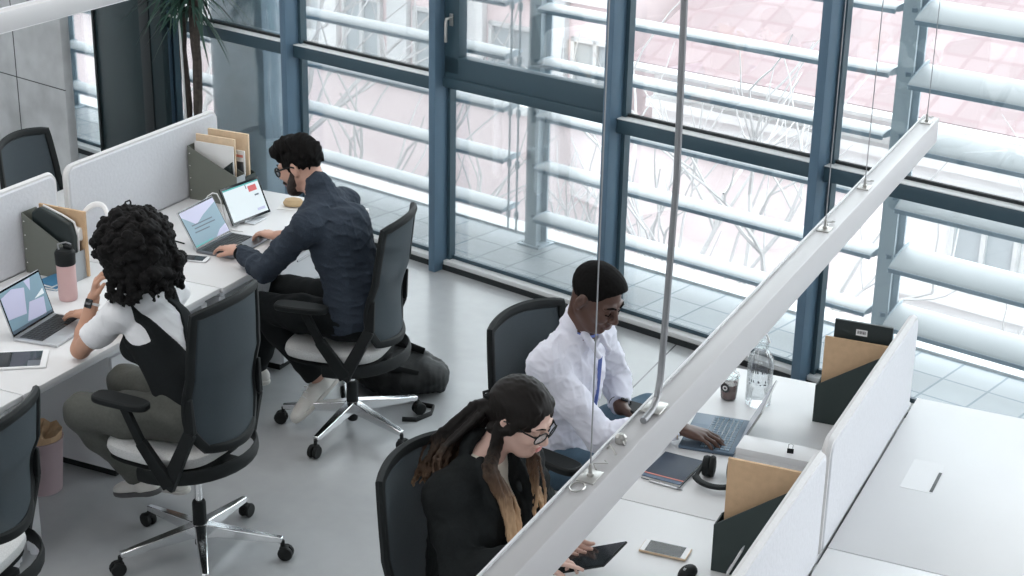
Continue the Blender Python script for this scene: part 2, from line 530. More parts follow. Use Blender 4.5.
louvre(0, -9.14, -6.74, 4, 'white louvre screen outside the glass behind the concrete wall and dark door')
louvre(1, -6.74, -4.34, 4, 'white louvre screen outside the glass behind the man in the dark shirt', .25)
louvre(2, -4.34, -1.94, 2, 'white louvre screen outside the glass behind the man in the white shirt')
louvre(3, -1.94, .46, 20, 'white louvre screen with upturned blades above the rear right desk')
# edge post of the next screen, at the right border of the picture

# ------------------------------------------------------------------ buildings, trees and street below
b = MB(); b.box(tuple(fp(-20, 30, -9.05)), (140, 90, .1), rot=TH); struct(b.build('ground_street', 'street', smooth=False))

def window_bm(x, z, wd, hg, y, pane='far_window', frame='far_frame'):
    b = MB()
    b.m(frame)
    for sx in (-1, 0, 1): b.box((x + sx * (wd / 2), y, z), (.07, .10, hg + .07))
    for sz in (-1, 1): b.box((x, y, z + sz * hg / 2), (wd + .07, .10, .07))
    b.m(pane).box((x, y + .03, z), (wd, .03, hg))
    return b
# pale building with the red tiled roof, at the right
t = thing('tiled_roof_building', 'pale building with a haze-paled red tiled roof below, at right', 'building', fp(0, 14), TH)
b = MB(); b.box((-2.0, 4.0, -5.6), (21.5, 8.0, 6.8)); b.build('wall', 'wall_pale', t, smooth=False)
b = MB()
sl = math.tan(R(24))
L0, L1 = -12.9, 9.0
b.prism([(L0, -.5, -2.35), (L0, 4.2, -2.35 + 4.7 * sl), (L0, 8.9, -2.35), (L0, 8.9, -2.47), (L0, -.5, -2.47)], (L1 - L0, 0, 0))
b.build('roof', 'roof_tile', t, smooth=False)
b = MB(); b.tube([(L0, -.56, -2.42), (L1, -.56, -2.42)], .07, 8); b.build('gutter', 'far_frame', t)
b = MB(); b.box((-2.0, -.10, -3.05), (21.5, .2, .14)); b.box((-2.0, -.07, -5.0), (21.5, .14, .16)); b.build('cornice', 'wall_pale', t, smooth=False)
for x in (-11.0, -9.1, -7.0, -4.9, -2.8):
    b = window_bm(x, -4.05, .95, 1.25, -.06); b.build('window', None, t, smooth=False)
    b = window_bm(x, -6.6, .95, 1.4, -.06); b.build('window', None, t, smooth=False)
b = MB(); b.box((-9.0, 3.2, -.3), (.7, .7, 1.3)); b.box((-9.0, 3.2, .38), (.85, .85, .1)); b.build('chimney', 'wall_pale', t, smooth=False)

# brick building in the middle, haze mixed into its colours
def brick_building(s, off, wd, top, wm, label, cols):
    t = thing('apartment_building', label, 'building', fp(s, off), TH, 'buildings beyond the terrace')
    b = MB(); b.box((0, 4, (top - 9) / 2), (wd, 8, top + 9)); b.build('wall', wm, t, smooth=False)
    b = MB(); b.box((0, 4, top + .1), (wd + .4, 8.4, .25)); b.build('cornice', 'wall_pale', t, smooth=False)
    for k in range(cols):
        x = -wd / 2 + wd * (k + .5) / cols
        b = MB(); b.box((x - wd / cols / 2 + .25, -.05, (top - 9) / 2), (.5, .16, top + 9)); b.build('pilaster', 'wall_grey' if k % 2 else 'wall_pale', t, smooth=False)
        for j in range(3):
            z = top - 1.6 - 2.6 * j
            b = window_bm(x + .2, z, .95, 1.4, -.04); b.build('window', None, t, smooth=False)
    for j in range(3):
        b = MB(); b.box((0, -.08, top - 2.75 - 2.6 * j), (wd, .2, .22)); b.build('string_course', 'wall_pale', t, smooth=False)
    return t
brick_building(-17.6, 15, 7.4, .9, 'wall_pink', 'haze-paled pink building with pale window bays in the middle distance', 4)
brick_building(-27.6, 17, 11.0, 1.2, 'wall_grey', 'pale grey building beyond the bare trees, far left', 5)
# low pink wall in front of the trees
t = thing('garden_wall', 'low haze-paled pink wall along the street below the terrace', 'wall', fp(-14.5, 9.6), TH)
b = MB(); b.box((0, 0, -5.6), (16, .4, 6.8)); b.build('masonry', 'wall_pink', t, smooth=False)
b = MB(); b.box((0, 0, -2.14), (16.1, .55, .12)); b.build('coping', 'kerb', t, smooth=False)

def bare_tree(s, off, z0, h, seed, label, spread=1.0):
    rnd = random.Random(seed)
    t = thing('bare_tree', label, 'tree', fp(s, off, z0), 0, 'bare winter trees below the terrace')
    bt, bb = MB(), MB()
    def grow(p, d, L, rad, lvl, mb):
        pts = [p]; q = Vector(p); dd = Vector(d)
        n = 4
        for i in range(n):
            dd = (dd + Vector((rnd.uniform(-.22, .22), rnd.uniform(-.22, .22), rnd.uniform(-.06, .16)))).normalized()
            q = q + dd * L / n; pts.append(q.copy())
        mb.tube(pts, [rad * (1 - .5 * i / n) for i in range(n + 1)], 5 if lvl else 8, caps=lvl == 0)
        if lvl >= 4: return
        k = 3 if lvl < 3 else 3
        for i in range(k):
            a = rnd.uniform(0, 2 * PI)
            nd = (dd + Vector((math.cos(a), math.sin(a), rnd.uniform(-.15, .5))) * rnd.uniform(.55, .95) * spread).normalized()
            grow(pts[rnd.choice((2, 3, 4)) if i else 4], nd, L * rnd.uniform(.62, .82), rad * .52, lvl + 1, bb)
    grow(Vector((0, 0, 0)), Vector((0, 0, 1)), h * .34, h * .016, 0, bt)
    bt.build('trunk', 'branch', t); bb.build('branches', 'branch', t)
    return t
bare_tree(-10.0, 3.6, -9, 11.5, 3, 'bare tree seen through the panes just above the bearded man')
bare_tree(-7.6, 6.6, -9, 11.0, 11, 'bare tree seen behind the vertical grey power conduit')
bare_tree(-13.4, 5.6, -9, 11.2, 5, 'bare tree in line with the potted plant, beyond the terrace')
bare_tree(-5.2, 4.4, -9, 10.0, 21, 'bare tree between the power conduit and the next mullion to its right')
bare_tree(-5.1, 10.2, -9, 9.0, 8, 'bare tree at far right in front of the pale building\'s windows')
# ================================================================== FURNITURE
# ------------------------------------------------------------------ desks
def desk(label, x0, x1, y0, y1, side, grp, hatch=None, ped=False, endpanel=None):
    """worktop between x0..x1, y0..y1; side = +1 when the user sits at the +x side."""
    cx, cy = (x0 + x1) / 2, (y0 + y1) / 2
    t = thing('desk', label, 'desk', (cx, cy, 0), 0, grp)
    wx, wy = x1 - x0, y1 - y0
    b = MB()
    b.box((0, 0, .7275), (wx, wy - .005, .025), bev=.003)
    b.build('worktop', 'white_laminate', t)
    b = MB()
    for sy in (-1, 1):
        b.box((0, sy * (wy / 2 - .06), .692), (wx - .14, .04, .04), bev=.003)
    for sx in (-1, 1):
        b.box((sx * (wx / 2 - .07), 0, .692), (.04, wy - .10, .04), bev=.003)
    b.build('frame', 'white_steel', t)
    for sx in (-1, 1):
        for sy in (-1, 1):
            b = MB()
            b.box((sx * (wx / 2 - .07), sy * (wy / 2 - .06), .345), (.045, .045, .66), bev=.004)
            b.lathe([(.02, 0), (.02, .015)], (sx * (wx / 2 - .07), sy * (wy / 2 - .06), 0), 10)
            b.build('leg', 'white_steel', t)
    b = MB(); b.box((-side * (wx / 2 - .03), 0, .45), (.018, wy - .18, .42), bev=.003); b.build('modesty_panel', 'grey_panel', t)
    if endpanel is not None:
        b = MB(); b.m('white_steel').box((side * (wx / 2 - .30), endpanel, .60), (.46, .02, .17), bev=.003)
        b.build('end_panel', None, t)
        b = MB(); b.m('black_plastic').box((side * (wx / 2 - .135), endpanel - .013, .655), (.05, .008, .022), bev=.004)
        b.m('holder_grey').box((side * (wx / 2 - .145), endpanel - .018, .655), (.012, .004, .012)); b.box((side * (wx / 2 - .125), endpanel - .018, .655), (.012, .004, .012))
        b.build('power_outlet', None, t)
    if hatch is not None:
        hx, hy = hatch[0] - cx, hatch[1] - cy
        b = MB(); b.box((hx, hy, .7402), (.11, .24, .0016)); b.build('cable_flap', 'white_laminate', t, smooth=False)
        b = MB(); b.box((hx + .052, hy - .03, .7418), (.011, .16, .0014)); b.build('cable_slot', 'dark_frame', t)
    return t
LG, RG = 'white desks of the left bench', 'white desks of the right bench'
XL0, XL1 = -5.035, -4.13
JL = [3.14, 4.41, 5.715, 7.03]
desk('white desk at the lower left corner, in front of the nearest empty chair', XL0, XL1, JL[0], JL[1], 1, LG)
desk('white desk where the curly haired woman works', XL0, XL1, JL[1], JL[2], 1, LG, endpanel=.60)
desk('white desk where the bearded man types, nearest the windows', XL0, XL1 + .012, JL[2], JL[3], 1, LG)
desk('white desk behind the left partition, across from the bearded man', -5.70, -5.065, JL[2], JL[3], -1, LG)
desk('white desk behind the left partition, across from the curly haired woman', -5.70, -5.065, JL[1], JL[2], -1, LG)
XR = -1.052
desk('white desk holding the notebook, open laptop and water bottle', -1.86, XR - .012, 4.70, 5.96, -1, RG)
desk('white desk of the woman in the black blazer', -1.86, XR - .012, 3.42, 4.70, -1, RG)
desk('white desk at far right with a cable flap in its top', XR, -.19, 4.70, 6.012, 1, RG, hatch=(-.885, 5.35))
desk('bare white desk in the lower right corner', XR, -.19, 3.42, 4.70, 1, RG)

# white pedestal cabinets under the left desks
def pedestal(label, y):
    t = thing('pedestal_cabinet', label, 'cabinet', (-4.62, y, 0), 0, 'pedestal cabinets under the left desks')
    b = MB(); b.box((0, 0, .315), (.62, .42, .55), bev=.004); b.build('carcass', 'white_steel', t)
    for j in range(3):
        b = MB(); b.box((.318, 0, .135 + .18 * j), (.018, .412, .172), bev=.003); d = b.build('drawer', 'white_steel', t)
        b = MB(); b.box((.330, 0, .195 + .18 * j), (.010, .12, .012), bev=.003); b.build('handle', 'aluminium', d)
    b = MB(); b.box((0, 0, .02), (.58, .38, .04)); b.build('plinth', 'black_plastic', t)
pedestal('white drawer pedestal under the curly haired woman\'s desk', 5.34)
pedestal('white drawer pedestal under the bearded man\'s desk', 6.66)

# ------------------------------------------------------------------ partitions
def partition(label, x, y0, y1, top, th, grp, bracket=True):
    t = thing('desk_partition', label, 'partition', (x, (y0 + y1) / 2, .741), 0, grp)
    h = top - .741; L = y1 - y0
    rr = .045
    def outline(r_, z0=0.0, inset=0.0):
        P = [(-L / 2 + inset, z0)]
        for k in range(7):
            a = PI - k * PI / 12
            P.append((-L / 2 + inset + r_ + r_ * math.cos(a), h - inset - r_ + r_ * math.sin(a)))
        for k in range(7):
            a = PI / 2 - k * PI / 12
            P.append((L / 2 - inset - r_ + r_ * math.cos(a), h - inset - r_ + r_ * math.sin(a)))
        P.append((L / 2 - inset, z0))
        return P
    b = MB()
    b.prism([(-th / 2, p[0], p[1]) for p in outline(rr)], (th, 0, 0))
    b.build('felt_panel', 'partition_felt', t, bev=.010)
    b = MB()
    pts = [(0, p[0], p[1]) for p in outline(rr)]
    b.tube(pts, th * .43, 6, flat=(1, 1)); b.build('edge_piping', 'partition_band', t)
    return t
PG = 'felt desk partitions'
partition('white felt partition behind the bearded man\'s laptop, left bench', -5.05, 5.81, 7.005, 1.14, .036, PG)
partition('white felt partition beside the open silver laptop at the left edge', -5.05, 4.50, 5.72, 1.14, .036, PG)
partition('white felt partition behind the water bottle desk, right bench', -1.075, 4.655, 5.89, 1.125, .038, PG)
partition('white felt partition in the lower right, beside the blazer woman\'s desk', -1.075, 3.40, 4.60, 1.125, .038, PG)

# ------------------------------------------------------------------ task chair
def make_chair(loc, rot, label, base_rot=0.0, grp='mesh backed task chairs', seat_h=.52, dx=0.0, arm=0.0, hb=0.0):
    t = thing('task_chair', label, 'chair', loc, rot, grp)
    dz = seat_h - .52; da = dz + arm
    # five star base
    for k in range(5):
        a = base_rot + 2 * PI * k / 5
        d = Vector((math.cos(a), math.sin(a), 0))
        b = MB(); b.bar(d * .025 + Vector((0, 0, .118)), d * .335 + Vector((0, 0, .088)), .046, .055, wd2=.026, hg2=.024)
        b.build('spoke', 'chrome', t, bev=.004)
        b = MB()
        sd = Vector((-d.y, d.x, 0)); cst = d * .335
        ax = Matrix((tuple(sd.cross(Vector((0, 0, 1)))), (0, 0, 1), tuple(sd))).transposed()
        for q in (-1, 1):
            M = Matrix((sd.cross(Vector((0, 0, 1))), Vector((0, 0, 1)), sd)).transposed()
            b.lathe([(.012, -.010), (.028, -.009), (.031, -.004), (.031, .004), (.028, .009), (.012, .010)], cst + sd * q * .014 + d * .012 + Vector((0, 0, .031)), 14, M)
        b.tube([cst + Vector((0, 0, .05)), cst + Vector((0, 0, .085))], .009, 8)
        b.box(tuple(cst + d * .006 + Vector((0, 0, .050))), (.036, .036, .022), rot=a, bev=.006)
        b.build('caster', 'black_rubber', t)
    b = MB(); b.lathe([(.020, .045), (.024, .05), (.024, .095)], n=16); b.lathe([(.028, .14), (.028, .235), (.024, .245)], n=16); b.build('column_sleeve', 'black_plastic', t)
    b = MB(); b.lathe([(.036, .088), (.038, .10), (.038, .135), (.032, .145)], n=16); b.lathe([(.015, .23), (.015, .42 + dz)], n=14); b.build('gas_column', 'chrome', t)
    b = MB(); b.box((0, 0, .415 + dz), (.20, .15, .055), bev=.015); b.box((-.10, 0, .43 + dz), (.18, .08, .05), bev=.012)
    b.tube([(.06, -.05, .42 + dz), (.08, -.22, .41 + dz)], .007, 6); b.build('tilt_mechanism', 'black_plastic', t)
    # seat cushion: rounded, waterfall front
    def pad(z0, z1, wx, wy, name, m_, front):
        b = MB()
        N = 36; rings = []
        for (sc, z, dr) in ((.86, z0, 0), (.97, z0 + .012, 0), (1.0, (z0 + z1) / 2, 0), (.985, z1 - .012, 0), (.93, z1 - .002, 0), (.6, z1 + .002, 0), (.15, z1, 0)):
            ring = []
            for k in range(N):
                a = 2 * PI * k / N
                ca, sa = math.cos(a), math.sin(a)
                e = 2 / 3.6
                x = wx * sc * math.copysign(abs(ca) ** e, ca); y = wy * sc * math.copysign(abs(sa) ** e, sa)
                if x < 0: y *= 1 - .10 * (x / wx) ** 2
                zz = z - (front * max(0, x / wx - .55) ** 2 * .5)
                ring.append(b.bm.verts.new((x + .03 + dx * .6, y, zz)))
            rings.append(ring)
        for A, B in zip(rings, rings[1:]):
            for k in range(N): b.bm.faces.new((A[k], A[(k + 1) % N], B[(k + 1) % N], B[k]))
        b.bm.faces.new(rings[0][::-1]); b.bm.faces.new(rings[-1])
        b.build(name, m_, t)
    pad(.462 + dz, .525 + dz, .235, .235, 'seat_cushion', 'seat_fabric', .12)
    pad(.440 + dz, .466 + dz, .225, .225, 'seat_shell', 'black_plastic', .10)
    # carrier band round the back of the seat
    b = MB()
    pts = []
    for k in range(19):
        a = R(78 + k * (360 - 2 * 78) / 18)
        pts.append((-.03 + dx * .6 + .255 * math.cos(a), .272 * math.sin(a), .452 + dz - .01 * math.cos(a)))
    b.tube(pts, .031, 10, flat=(.30, 1.0))
    b.bar((-.02, -.10, .425 + dz), (-.02, -.262, .445 + dz), .05, .022); b.bar((-.02, .10, .425 + dz), (-.02, .262, .445 + dz), .05, .022)
    b.build('seat_carrier', 'black_plastic', t, bev=.003)
    # arms
    for sy in (-1, 1):
        b = MB()
        b.bar((-.075, sy * .272, .435 + dz), (.045, sy * .278, .60 + da), .026, .062, up=(1, 0, 0), wd2=.024, hg2=.050)
        b.bar((.040, sy * .278, .59 + da), (.115, sy * .278, .735 + da), .022, .040, up=(1, 0, 0), wd2=.022, hg2=.036)
        a_ = b.build('arm_post', 'black_plastic', t, bev=.004)
        b = MB()
        P = []
        for k in range(28):
            an = 2 * PI * k / 28; ca, sa = math.cos(an), math.sin(an)
            P.append((.13 + .125 * math.copysign(abs(ca) ** .6, ca), sy * .272 + .046 * math.copysign(abs(sa) ** .6, sa) * (1 + .12 * ca), .735 + da))
        b.prism(P, (0, 0, .028)); b.build('arm_pad', 'black_plastic', t, bev=.007)
    # backrest
    H0, H1 = .565 + dz + hb, 1.12 + dz - .8 * hb
    def bk(uu, vv):
        z = H0 + (H1 - H0) * vv
        hw = .200 + .022 * math.sin(PI * min(1, vv * .9 + .1)) - .0 * vv
        if vv < .22: hw *= .74 + .26 * math.sin(PI / 2 * vv / .22)
        x = -.245 + dx * (.3 + .7 * vv) - .05 * vv + .032 * math.sin(PI * min(1, vv / .55)) - .05 * max(0, vv - .6) + .050 * uu * uu
        return Vector((x, uu * hw, z + .018 * (1 - uu * uu) * (1 if vv > .5 else -1) * abs(vv - .5) * 2))
    b = MB(); b.grid(lambda p, q: bk(-.97 + 1.94 * p, q * .985 + .008), 18, 22); b.build('back_mesh', 'mesh_dark', t, solid=.006)
    b = MB()
    loop = [bk(-1, q / 16) for q in range(17)] + [bk(-1 + 2 * q / 14, 1) for q in range(1, 15)] + [bk(1, 1 - q / 16) for q in range(1, 17)] + [bk(1 - 2 * q / 14, 0) for q in range(1, 14)]
    n = len(loop)
    b.tube(loop, .021, 8, closed=True, flat=(.72, 1.0)); b.build('back_frame', 'black_plastic', t)
    for sy in (-1, 1):
        b = MB()
        p0 = Vector((-.06, sy * .272, .425 + dz)); p1 = bk(sy * 1.0, .16) + Vector((-.006, sy * .012, 0)); p2 = bk(sy, .42) + Vector((-.012, sy * .004, 0))
        b.bar(p0, p1, .028, .062, up=(1, 0, 0), wd2=.026, hg2=.048); b.bar(p1, p2, .026, .048, up=(1, 0, 0), wd2=.016, hg2=.026)
        b.build('back_upright', 'black_plastic', t, bev=.004)
    return t
B0 = -51.5
make_chair((-3.60, 4.77, 0), R(180), 'task chair under the curly haired woman, chrome five-star base in view', R(180 + B0), seat_h=.535, dx=.095)
make_chair((-3.655, 6.06, 0), R(190), 'task chair the bearded man in the dark shirt sits on', R(B0 - 12), seat_h=.47, dx=.03)
make_chair((-3.795, 3.695, 0), R(192), 'empty task chair cropped by the left border, white seat', R(20), seat_h=.525, dx=.05, hb=.085)
make_chair((-2.145, 5.13, 0), R(-16), 'task chair behind the man in the white shirt', R(10), seat_h=.52, dx=.03)
make_chair((-1.95, 3.98, 0), R(-6), 'task chair behind the woman in the black blazer', R(30), seat_h=.51, dx=.03, arm=-.08)
make_chair((-5.555, 6.375, 0), R(4), 'task chair behind the left partition, only its dark back showing', R(0), seat_h=.44, dx=.03)

# ------------------------------------------------------------------ pendant linear lights
def pendant(label, x, y0, y1, z, cables, conduit=None, wd=.056, hg=.088):
    t = thing('pendant_light', label, 'lamp', (x, 0, z), 0, 'linear pendant lights')
    L = y1 - y0
    b = MB()
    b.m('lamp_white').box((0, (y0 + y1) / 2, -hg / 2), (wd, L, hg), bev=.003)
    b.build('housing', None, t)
    b = MB(); b.box((0, (y0 + y1) / 2, -hg - .002), (wd - .012, L - .02, .006)); b.build('diffuser', 'led_lens', t)
    b = MB(); b.box((-wd / 2 + .003, (y0 + y1) / 2, .002), (.005, L, .006)); b.build('edge_rail', 'white_steel', t)
    for y in cables:
        b = MB(); b.tube([(0, y, .018), (0, y, 2.48)], .0016, 5); b.build('suspension_cable', 'steel_grey', t)
        b = MB(); b.lathe([(.007, .001), (.007, .008), (.004, .010), (.004, .028), (.002, .03)], (0, y, 0), 8)
        b.box((0, y, .0015), (.036, .055, .003), bev=.001); b.tube([(0, y + .03, .002), (-.012, y + .045, .006), (.012, y + .06, .006), (0, y + .075, .002)], .0016, 5)
        b.build('cable_gripper', 'lamp_metal', t)
    if conduit:
        y = conduit
        b = MB()
        b.tube([(.005, y - .10, .008), (.004, y - .05, .010), (.002, y - .015, .022), (0, y + .005, .06), (0, y + .012, .12), (.006, y + .02, .5), (-.004, y + .02, 1.2), (.008, y + .03, 2.2), (0, y + .03, 2.48)], .0075, 8)
        b.build('power_conduit', 'steel_grey', t)
        b = MB(); b.box((0, y - .02, .004), (.044, .06, .004), bev=.002); b.build('conduit_clip', 'lamp_metal', t)
        b = MB(); b.lathe([(.012, .001), (.012, .014), (.006, .02)], (-.004, y - .20, 0), 10); b.build('conduit_fitting', 'lamp_metal', t)
        for dy in (-.21, -.26):
            b = MB(); b.tube([(.010, y + dy, .003), (-.006, y + dy + .01, .016), (-.016, y + dy + .02, .003)], .0028, 6); b.build('wire_staple', 'lamp_metal', t)
        b = MB(); b.tube([(.014 * math.cos(q) - .004, y - .42 + .020 * math.sin(q), .003) for q in [k * PI / 8 for k in range(16)]], .002, 5, closed=True); b.build('ring_grommet', 'lamp_metal', t)
    return t
pendant('long white pendant light hung diagonally across the right bench', -1.058, 1.2, 5.68, 1.95, (2.63, 4.303, 4.745, 5.60), 2.997)
pendant('white pendant light cropped by the top left corner', -5.02, 2.6, 7.2, 1.95, (3.4, 4.9))
# ================================================================== THINGS ON THE DESKS
ZD = .7405
def laptop(label, x, y, rot, deck, keys, open_deg, content, lid='aluminium', wd=.300, dp=.210):
    t = thing('laptop', label, 'laptop', (x, y, ZD), rot, 'laptops')
    b = MB(); b.box((0, 0, .0075), (dp, wd, .013), bev=.003)
    for sx in (-1, 1):
        for sy in (-1, 1): b.lathe([(.006, 0), (.006, .002)], (sx * .09, sy * .13, 0), 8)
    b.build('base', deck, t)
    b = MB(); b.box((.028, 0, .0145), (.110, wd - .03, .0012)); kb = b.build('keyboard_well', 'screen_black', t)
    b = MB()
    for i in range(6):
        n = 14 if i else 14
        for j in range(n):
            if i == 5 and 4 <= j <= 8:
                if j == 4: b.box((.028 + .046 - i * .0183, 0, .0158), (.0155, .092, .0016), bev=.0005, seg=1)
                continue
            b.box((.028 + .046 - i * .0183, -(wd - .045) / 2 + (wd - .045) * j / 13, .0158), (.0152, .0158, .0016), bev=.0005, seg=1)
    k = b.build('keys', keys, kb)
    b = MB(); b.box((-.064, 0, .0142), (.066, .108, .0006)); b.build('trackpad', deck, t)
    # lid
    a = R(open_deg - 90)
    def L(d, yy, off=0):  # d along the lid from the hinge, off towards the user
        return (.104 + d * math.sin(a) - off * math.cos(a), yy, .012 + d * math.cos(a) + off * math.sin(a))
    M = Matrix(((-math.cos(a), 0, math.sin(a)), (0, 1, 0), (math.sin(a), 0, math.cos(a))))
    b = MB(); b.box(L(.102, 0, 0), (.006, wd, .200), rot=M, bev=.002); ld = b.build('screen_lid', lid, t)
    b = MB(); b.box(L(.102, 0, .0035), (.0012, wd - .004, .197), rot=M); b.build('bezel', 'screen_black', ld)
    b = MB()
    for (mt, y0, y1, d0, d1, lay) in content:
        b.m(mt)
        b.quad(*[L(d, yy, .0044 + lay * .0003) for yy, d in ((y0, d0), (y1, d0), (y1, d1), (y0, d1))])
    for pl in []: pass
    sc = b.build('display', None, ld, smooth=False)
    return t, L, sc
def poly_on(parent, L, polys, name):
    b = MB()
    for mt, P, lay in polys:
        b.m(mt)
        f = b.bm.faces.new([b.bm.verts.new(Vector(L(d, yy, .0044 + lay * .0003))) for yy, d in P]); f.material_index = b.mi
    return b.build(name, None, parent, smooth=False)
# woman's silver laptop: y to the local left (rotated 188 deg -> local +y is image left)
full = [('lcd_blue', -.143, .143, .012, .192, 0)]
t, L, sc = laptop('open silver laptop with a lilac and blue screen at the left edge', -4.437, 4.965, R(187), 'aluminium', 'key_black', 108, full)
poly_on(sc.parent, L, [('lcd_lilac', [(.14, .075), (.02, .062), (-.02, .165), (.06, .185), (.14, .17)], 1), ('lcd_lilac', [(.03, .03), (-.10, .018), (-.12, .09), (-.02, .10)], 1),
                       ('lcd_lilac', [(-.03, .19), (-.075, .19), (-.05, .14)], 1), ('lcd_dark', [(.143, .012), (.143, .026), (-.143, .022), (-.143, .012)], 1), ('lcd_white', [(-.06, .10), (-.13, .10), (-.13, .125)], 1)], 'screen_windows')
t, L, sc = laptop('open laptop the bearded man types on', -4.395, 6.195, R(182), 'aluminium_dark', 'key_black', 120, full)
poly_on(sc.parent, L, [('lcd_lilac', [(.143, .17), (.143, .192), (-.143, .192), (-.143, .172), (-.02, .14), (.06, .11)], 1), ('lcd_lilac', [(-.143, .012), (-.143, .055), (-.08, .04), (-.03, .012)], 1),
                       ('lcd_dark', [(.10, .110), (.10, .116), (-.07, .112), (-.07, .106)], 2), ('lcd_dark', [(.09, .092), (.09, .098), (-.08, .094), (-.08, .088)], 2), ('lcd_dark', [(.10, .074), (.10, .080), (-.02, .076), (-.02, .070)], 2),
                       ('lcd_teal', [(.143, .012), (.143, .02), (.0, .018), (.0, .012)], 1)], 'screen_windows')
t, L, sc = laptop('open blue-grey laptop the man in the white shirt types on', -1.648, 5.312, R(6.6), 'slate_deck', 'key_blue', 116, [('lcd_grey', -.143, .143, .012, .192, 0)], lid='lid_grey', dp=.205)

def tablet(label, loc, rotm, wd, hg, body, content, bezel='screen_black', group=None):
    t = thing('tablet', label, 'tablet', loc, 0, group)
    t.rotation_euler = rotm.to_euler()
    b = MB(); b.box((0, 0, 0), (wd, hg, .007), bev=.003); b.build('body', body, t)
    b = MB(); b.box((0, 0, .0037), (wd - .004, hg - .004, .0008)); b.build('bezel', bezel, t)
    b = MB()
    for mt, x0, x1, y0, y1, lay in content:
        b.m(mt).quad((x0, y0, .0043 + lay * .0003), (x1, y0, .0043 + lay * .0003), (x1, y1, .0043 + lay * .0003), (x0, y1, .0043 + lay * .0003))
    b.build('display', None, t, smooth=False)
    return t
# bearded man's tablet standing on a stand: width along world +y, tilted back
yv = Vector((.13, 1, 0)).normalized(); upv = Vector((-.42, .02, .90)).normalized()
# local x = along screen width (user's left to right = +y), y = up, z = towards the user (+x)
xv = yv; zv = xv.cross(upv).normalized(); upv = zv.cross(xv)
Mt = Matrix((xv, upv, zv)).transposed()
tabc = Vector((-4.530, 6.565, ZD)) + upv * .098 + Vector((0, 0, .010))
tablet('tablet standing beside the bearded man\'s laptop with a light screen', tabc, Mt, .285, .192, 'black_plastic',
       [('lcd_white', -.130, .130, -.083, .083, 0), ('lcd_teal', -.130, .130, .076, .083, 1), ('lcd_red', .045, .105, .035, .065, 1), ('lcd_dark', .075, .105, .008, .016, 1), ('lcd_dark', .03, .036, .055, .075, 1), ('lcd_lilac', .06, .115, -.068, -.055, 1)], group=None)
t = thing('tablet_stand', 'grey fold-up stand under the bearded man\'s tablet', 'stand', (-4.57, 6.57, ZD), R(2))
b = MB(); b.box((.02, 0, .004), (.13, .12, .006), bev=.002); b.build('foot', 'aluminium', t)
b = MB(); b.bar((-.04, 0, .006), (-.052, 0, .10), .08, .006, up=(1, 0, 0)); b.build('prop', 'aluminium', t)
b = MB(); b.box((.025, 0, .010), (.02, .12, .012), bev=.002); b.build('ledge', 'aluminium', t)
Mf = Matrix.Rotation(R(125.2), 3, 'Z')
tablet('white framed tablet lying on the desk near the left border', Vector((-4.372, 4.648, ZD + .0045)), Matrix.Rotation(R(35.2), 3, 'Z'), .25, .178, 'white_plastic',
       [('screen_black', -.10, .10, -.076, .076, 0), ('aluminium_dark', .05, .10, -.076, -.02, 1)], bezel='white_plastic')
def phone(label, x, y, rot, wd, lg, body, glass='phone_glass', border=True, group='phones'):
    t = thing('phone', label, 'phone', (x, y, ZD), rot, group)
    b = MB(); b.box((0, 0, .0045), (lg, wd, .008), bev=.0035, seg=3); b.build('body', body, t)
    if border:
        b = MB(); b.box((0, 0, .0088), (lg - .006, wd - .006, .0008)); b.build('faceplate', 'white_plastic', t)
    b = MB(); b.box((0, 0, .0093), (lg * (.76 if border else .95), wd * .90, .0008)); b.build('display', glass, t)
    if border:
        b = MB(); b.lathe([(.0055, .0092), (.0055, .0096)], (lg * .44, 0, 0), 14); b.build('home_button', 'white_plastic', t)
    return t
phone('white faced gold phone on the blazer woman\'s desk', -1.512, 4.432, R(3), .078, .158, 'gold')
phone('dark phone in front of the bearded man\'s laptop', -4.452, 5.963, R(14), .070, .145, 'aluminium')
# notebook with elastic and pen
t = thing('notebook', 'navy notebook with a coral elastic beside the dark headphones', 'notebook', (-1.688, 4.972, ZD), R(-3), None)
b = MB(); b.box((0, 0, .006), (.142, .208, .009)); b.build('pages', 'paper', t, smooth=False)
b = MB(); b.box((0, 0, .0118), (.148, .212, .0022), bev=.0008); b.box((0, 0, .0012), (.148, .212, .0022), bev=.0008); b.box((0, .1065, .0065), (.148, .002, .012)); b.build('cover', 'navy_cover', t)
b = MB(); b.box((0, -.078, .0133), (.149, .007, .0012)); b.build('elastic', 'coral', t)
b = MB(); b.box((0, -.096, .0131), (.148, .020, .0010)); b.build('spine_band', 'spine_blue', t)
t = thing('pen', 'silver pen lying against the front edge of the navy notebook', 'pen', (-1.668, 4.851, ZD + .005), R(-6), 'pens')
def pen(t, col, tip, L=.13, rr=.0045):
    M = Matrix.Rotation(PI / 2, 3, 'Y')
    b = MB(); b.lathe([(rr * .7, -L / 2), (rr, -L / 2 + .004), (rr, L / 2 - .02)], n=10, M=M); b.build('barrel', col, t)
    b = MB(); b.lathe([(rr, L / 2 - .02), (rr * .8, L / 2 - .012), (.001, L / 2)], n=10, M=M); b.build('tip', tip, t)
    b = MB(); b.box((-L / 2 + .024, 0, rr + .001), (.036, .003, .0015)); b.build('clip', tip, t)
pen(t, 'aluminium', 'steel_grey')
for k, (x, y, a) in enumerate(((-4.512, 5.875, 8), (-4.535, 5.845, 22), (-4.50, 5.82, 4))):
    t = thing('pencil', ['brass coloured pencil beside the dark phone, nearest the phone', 'brass coloured pencil crossing between two others by the curls', 'brass coloured pencil by the curls, farthest from the phone'][k], 'pencil', (x, y, ZD + .0042), R(a), 'pens')
    pen(t, 'brass_pen', 'black_plastic', .12, .004)
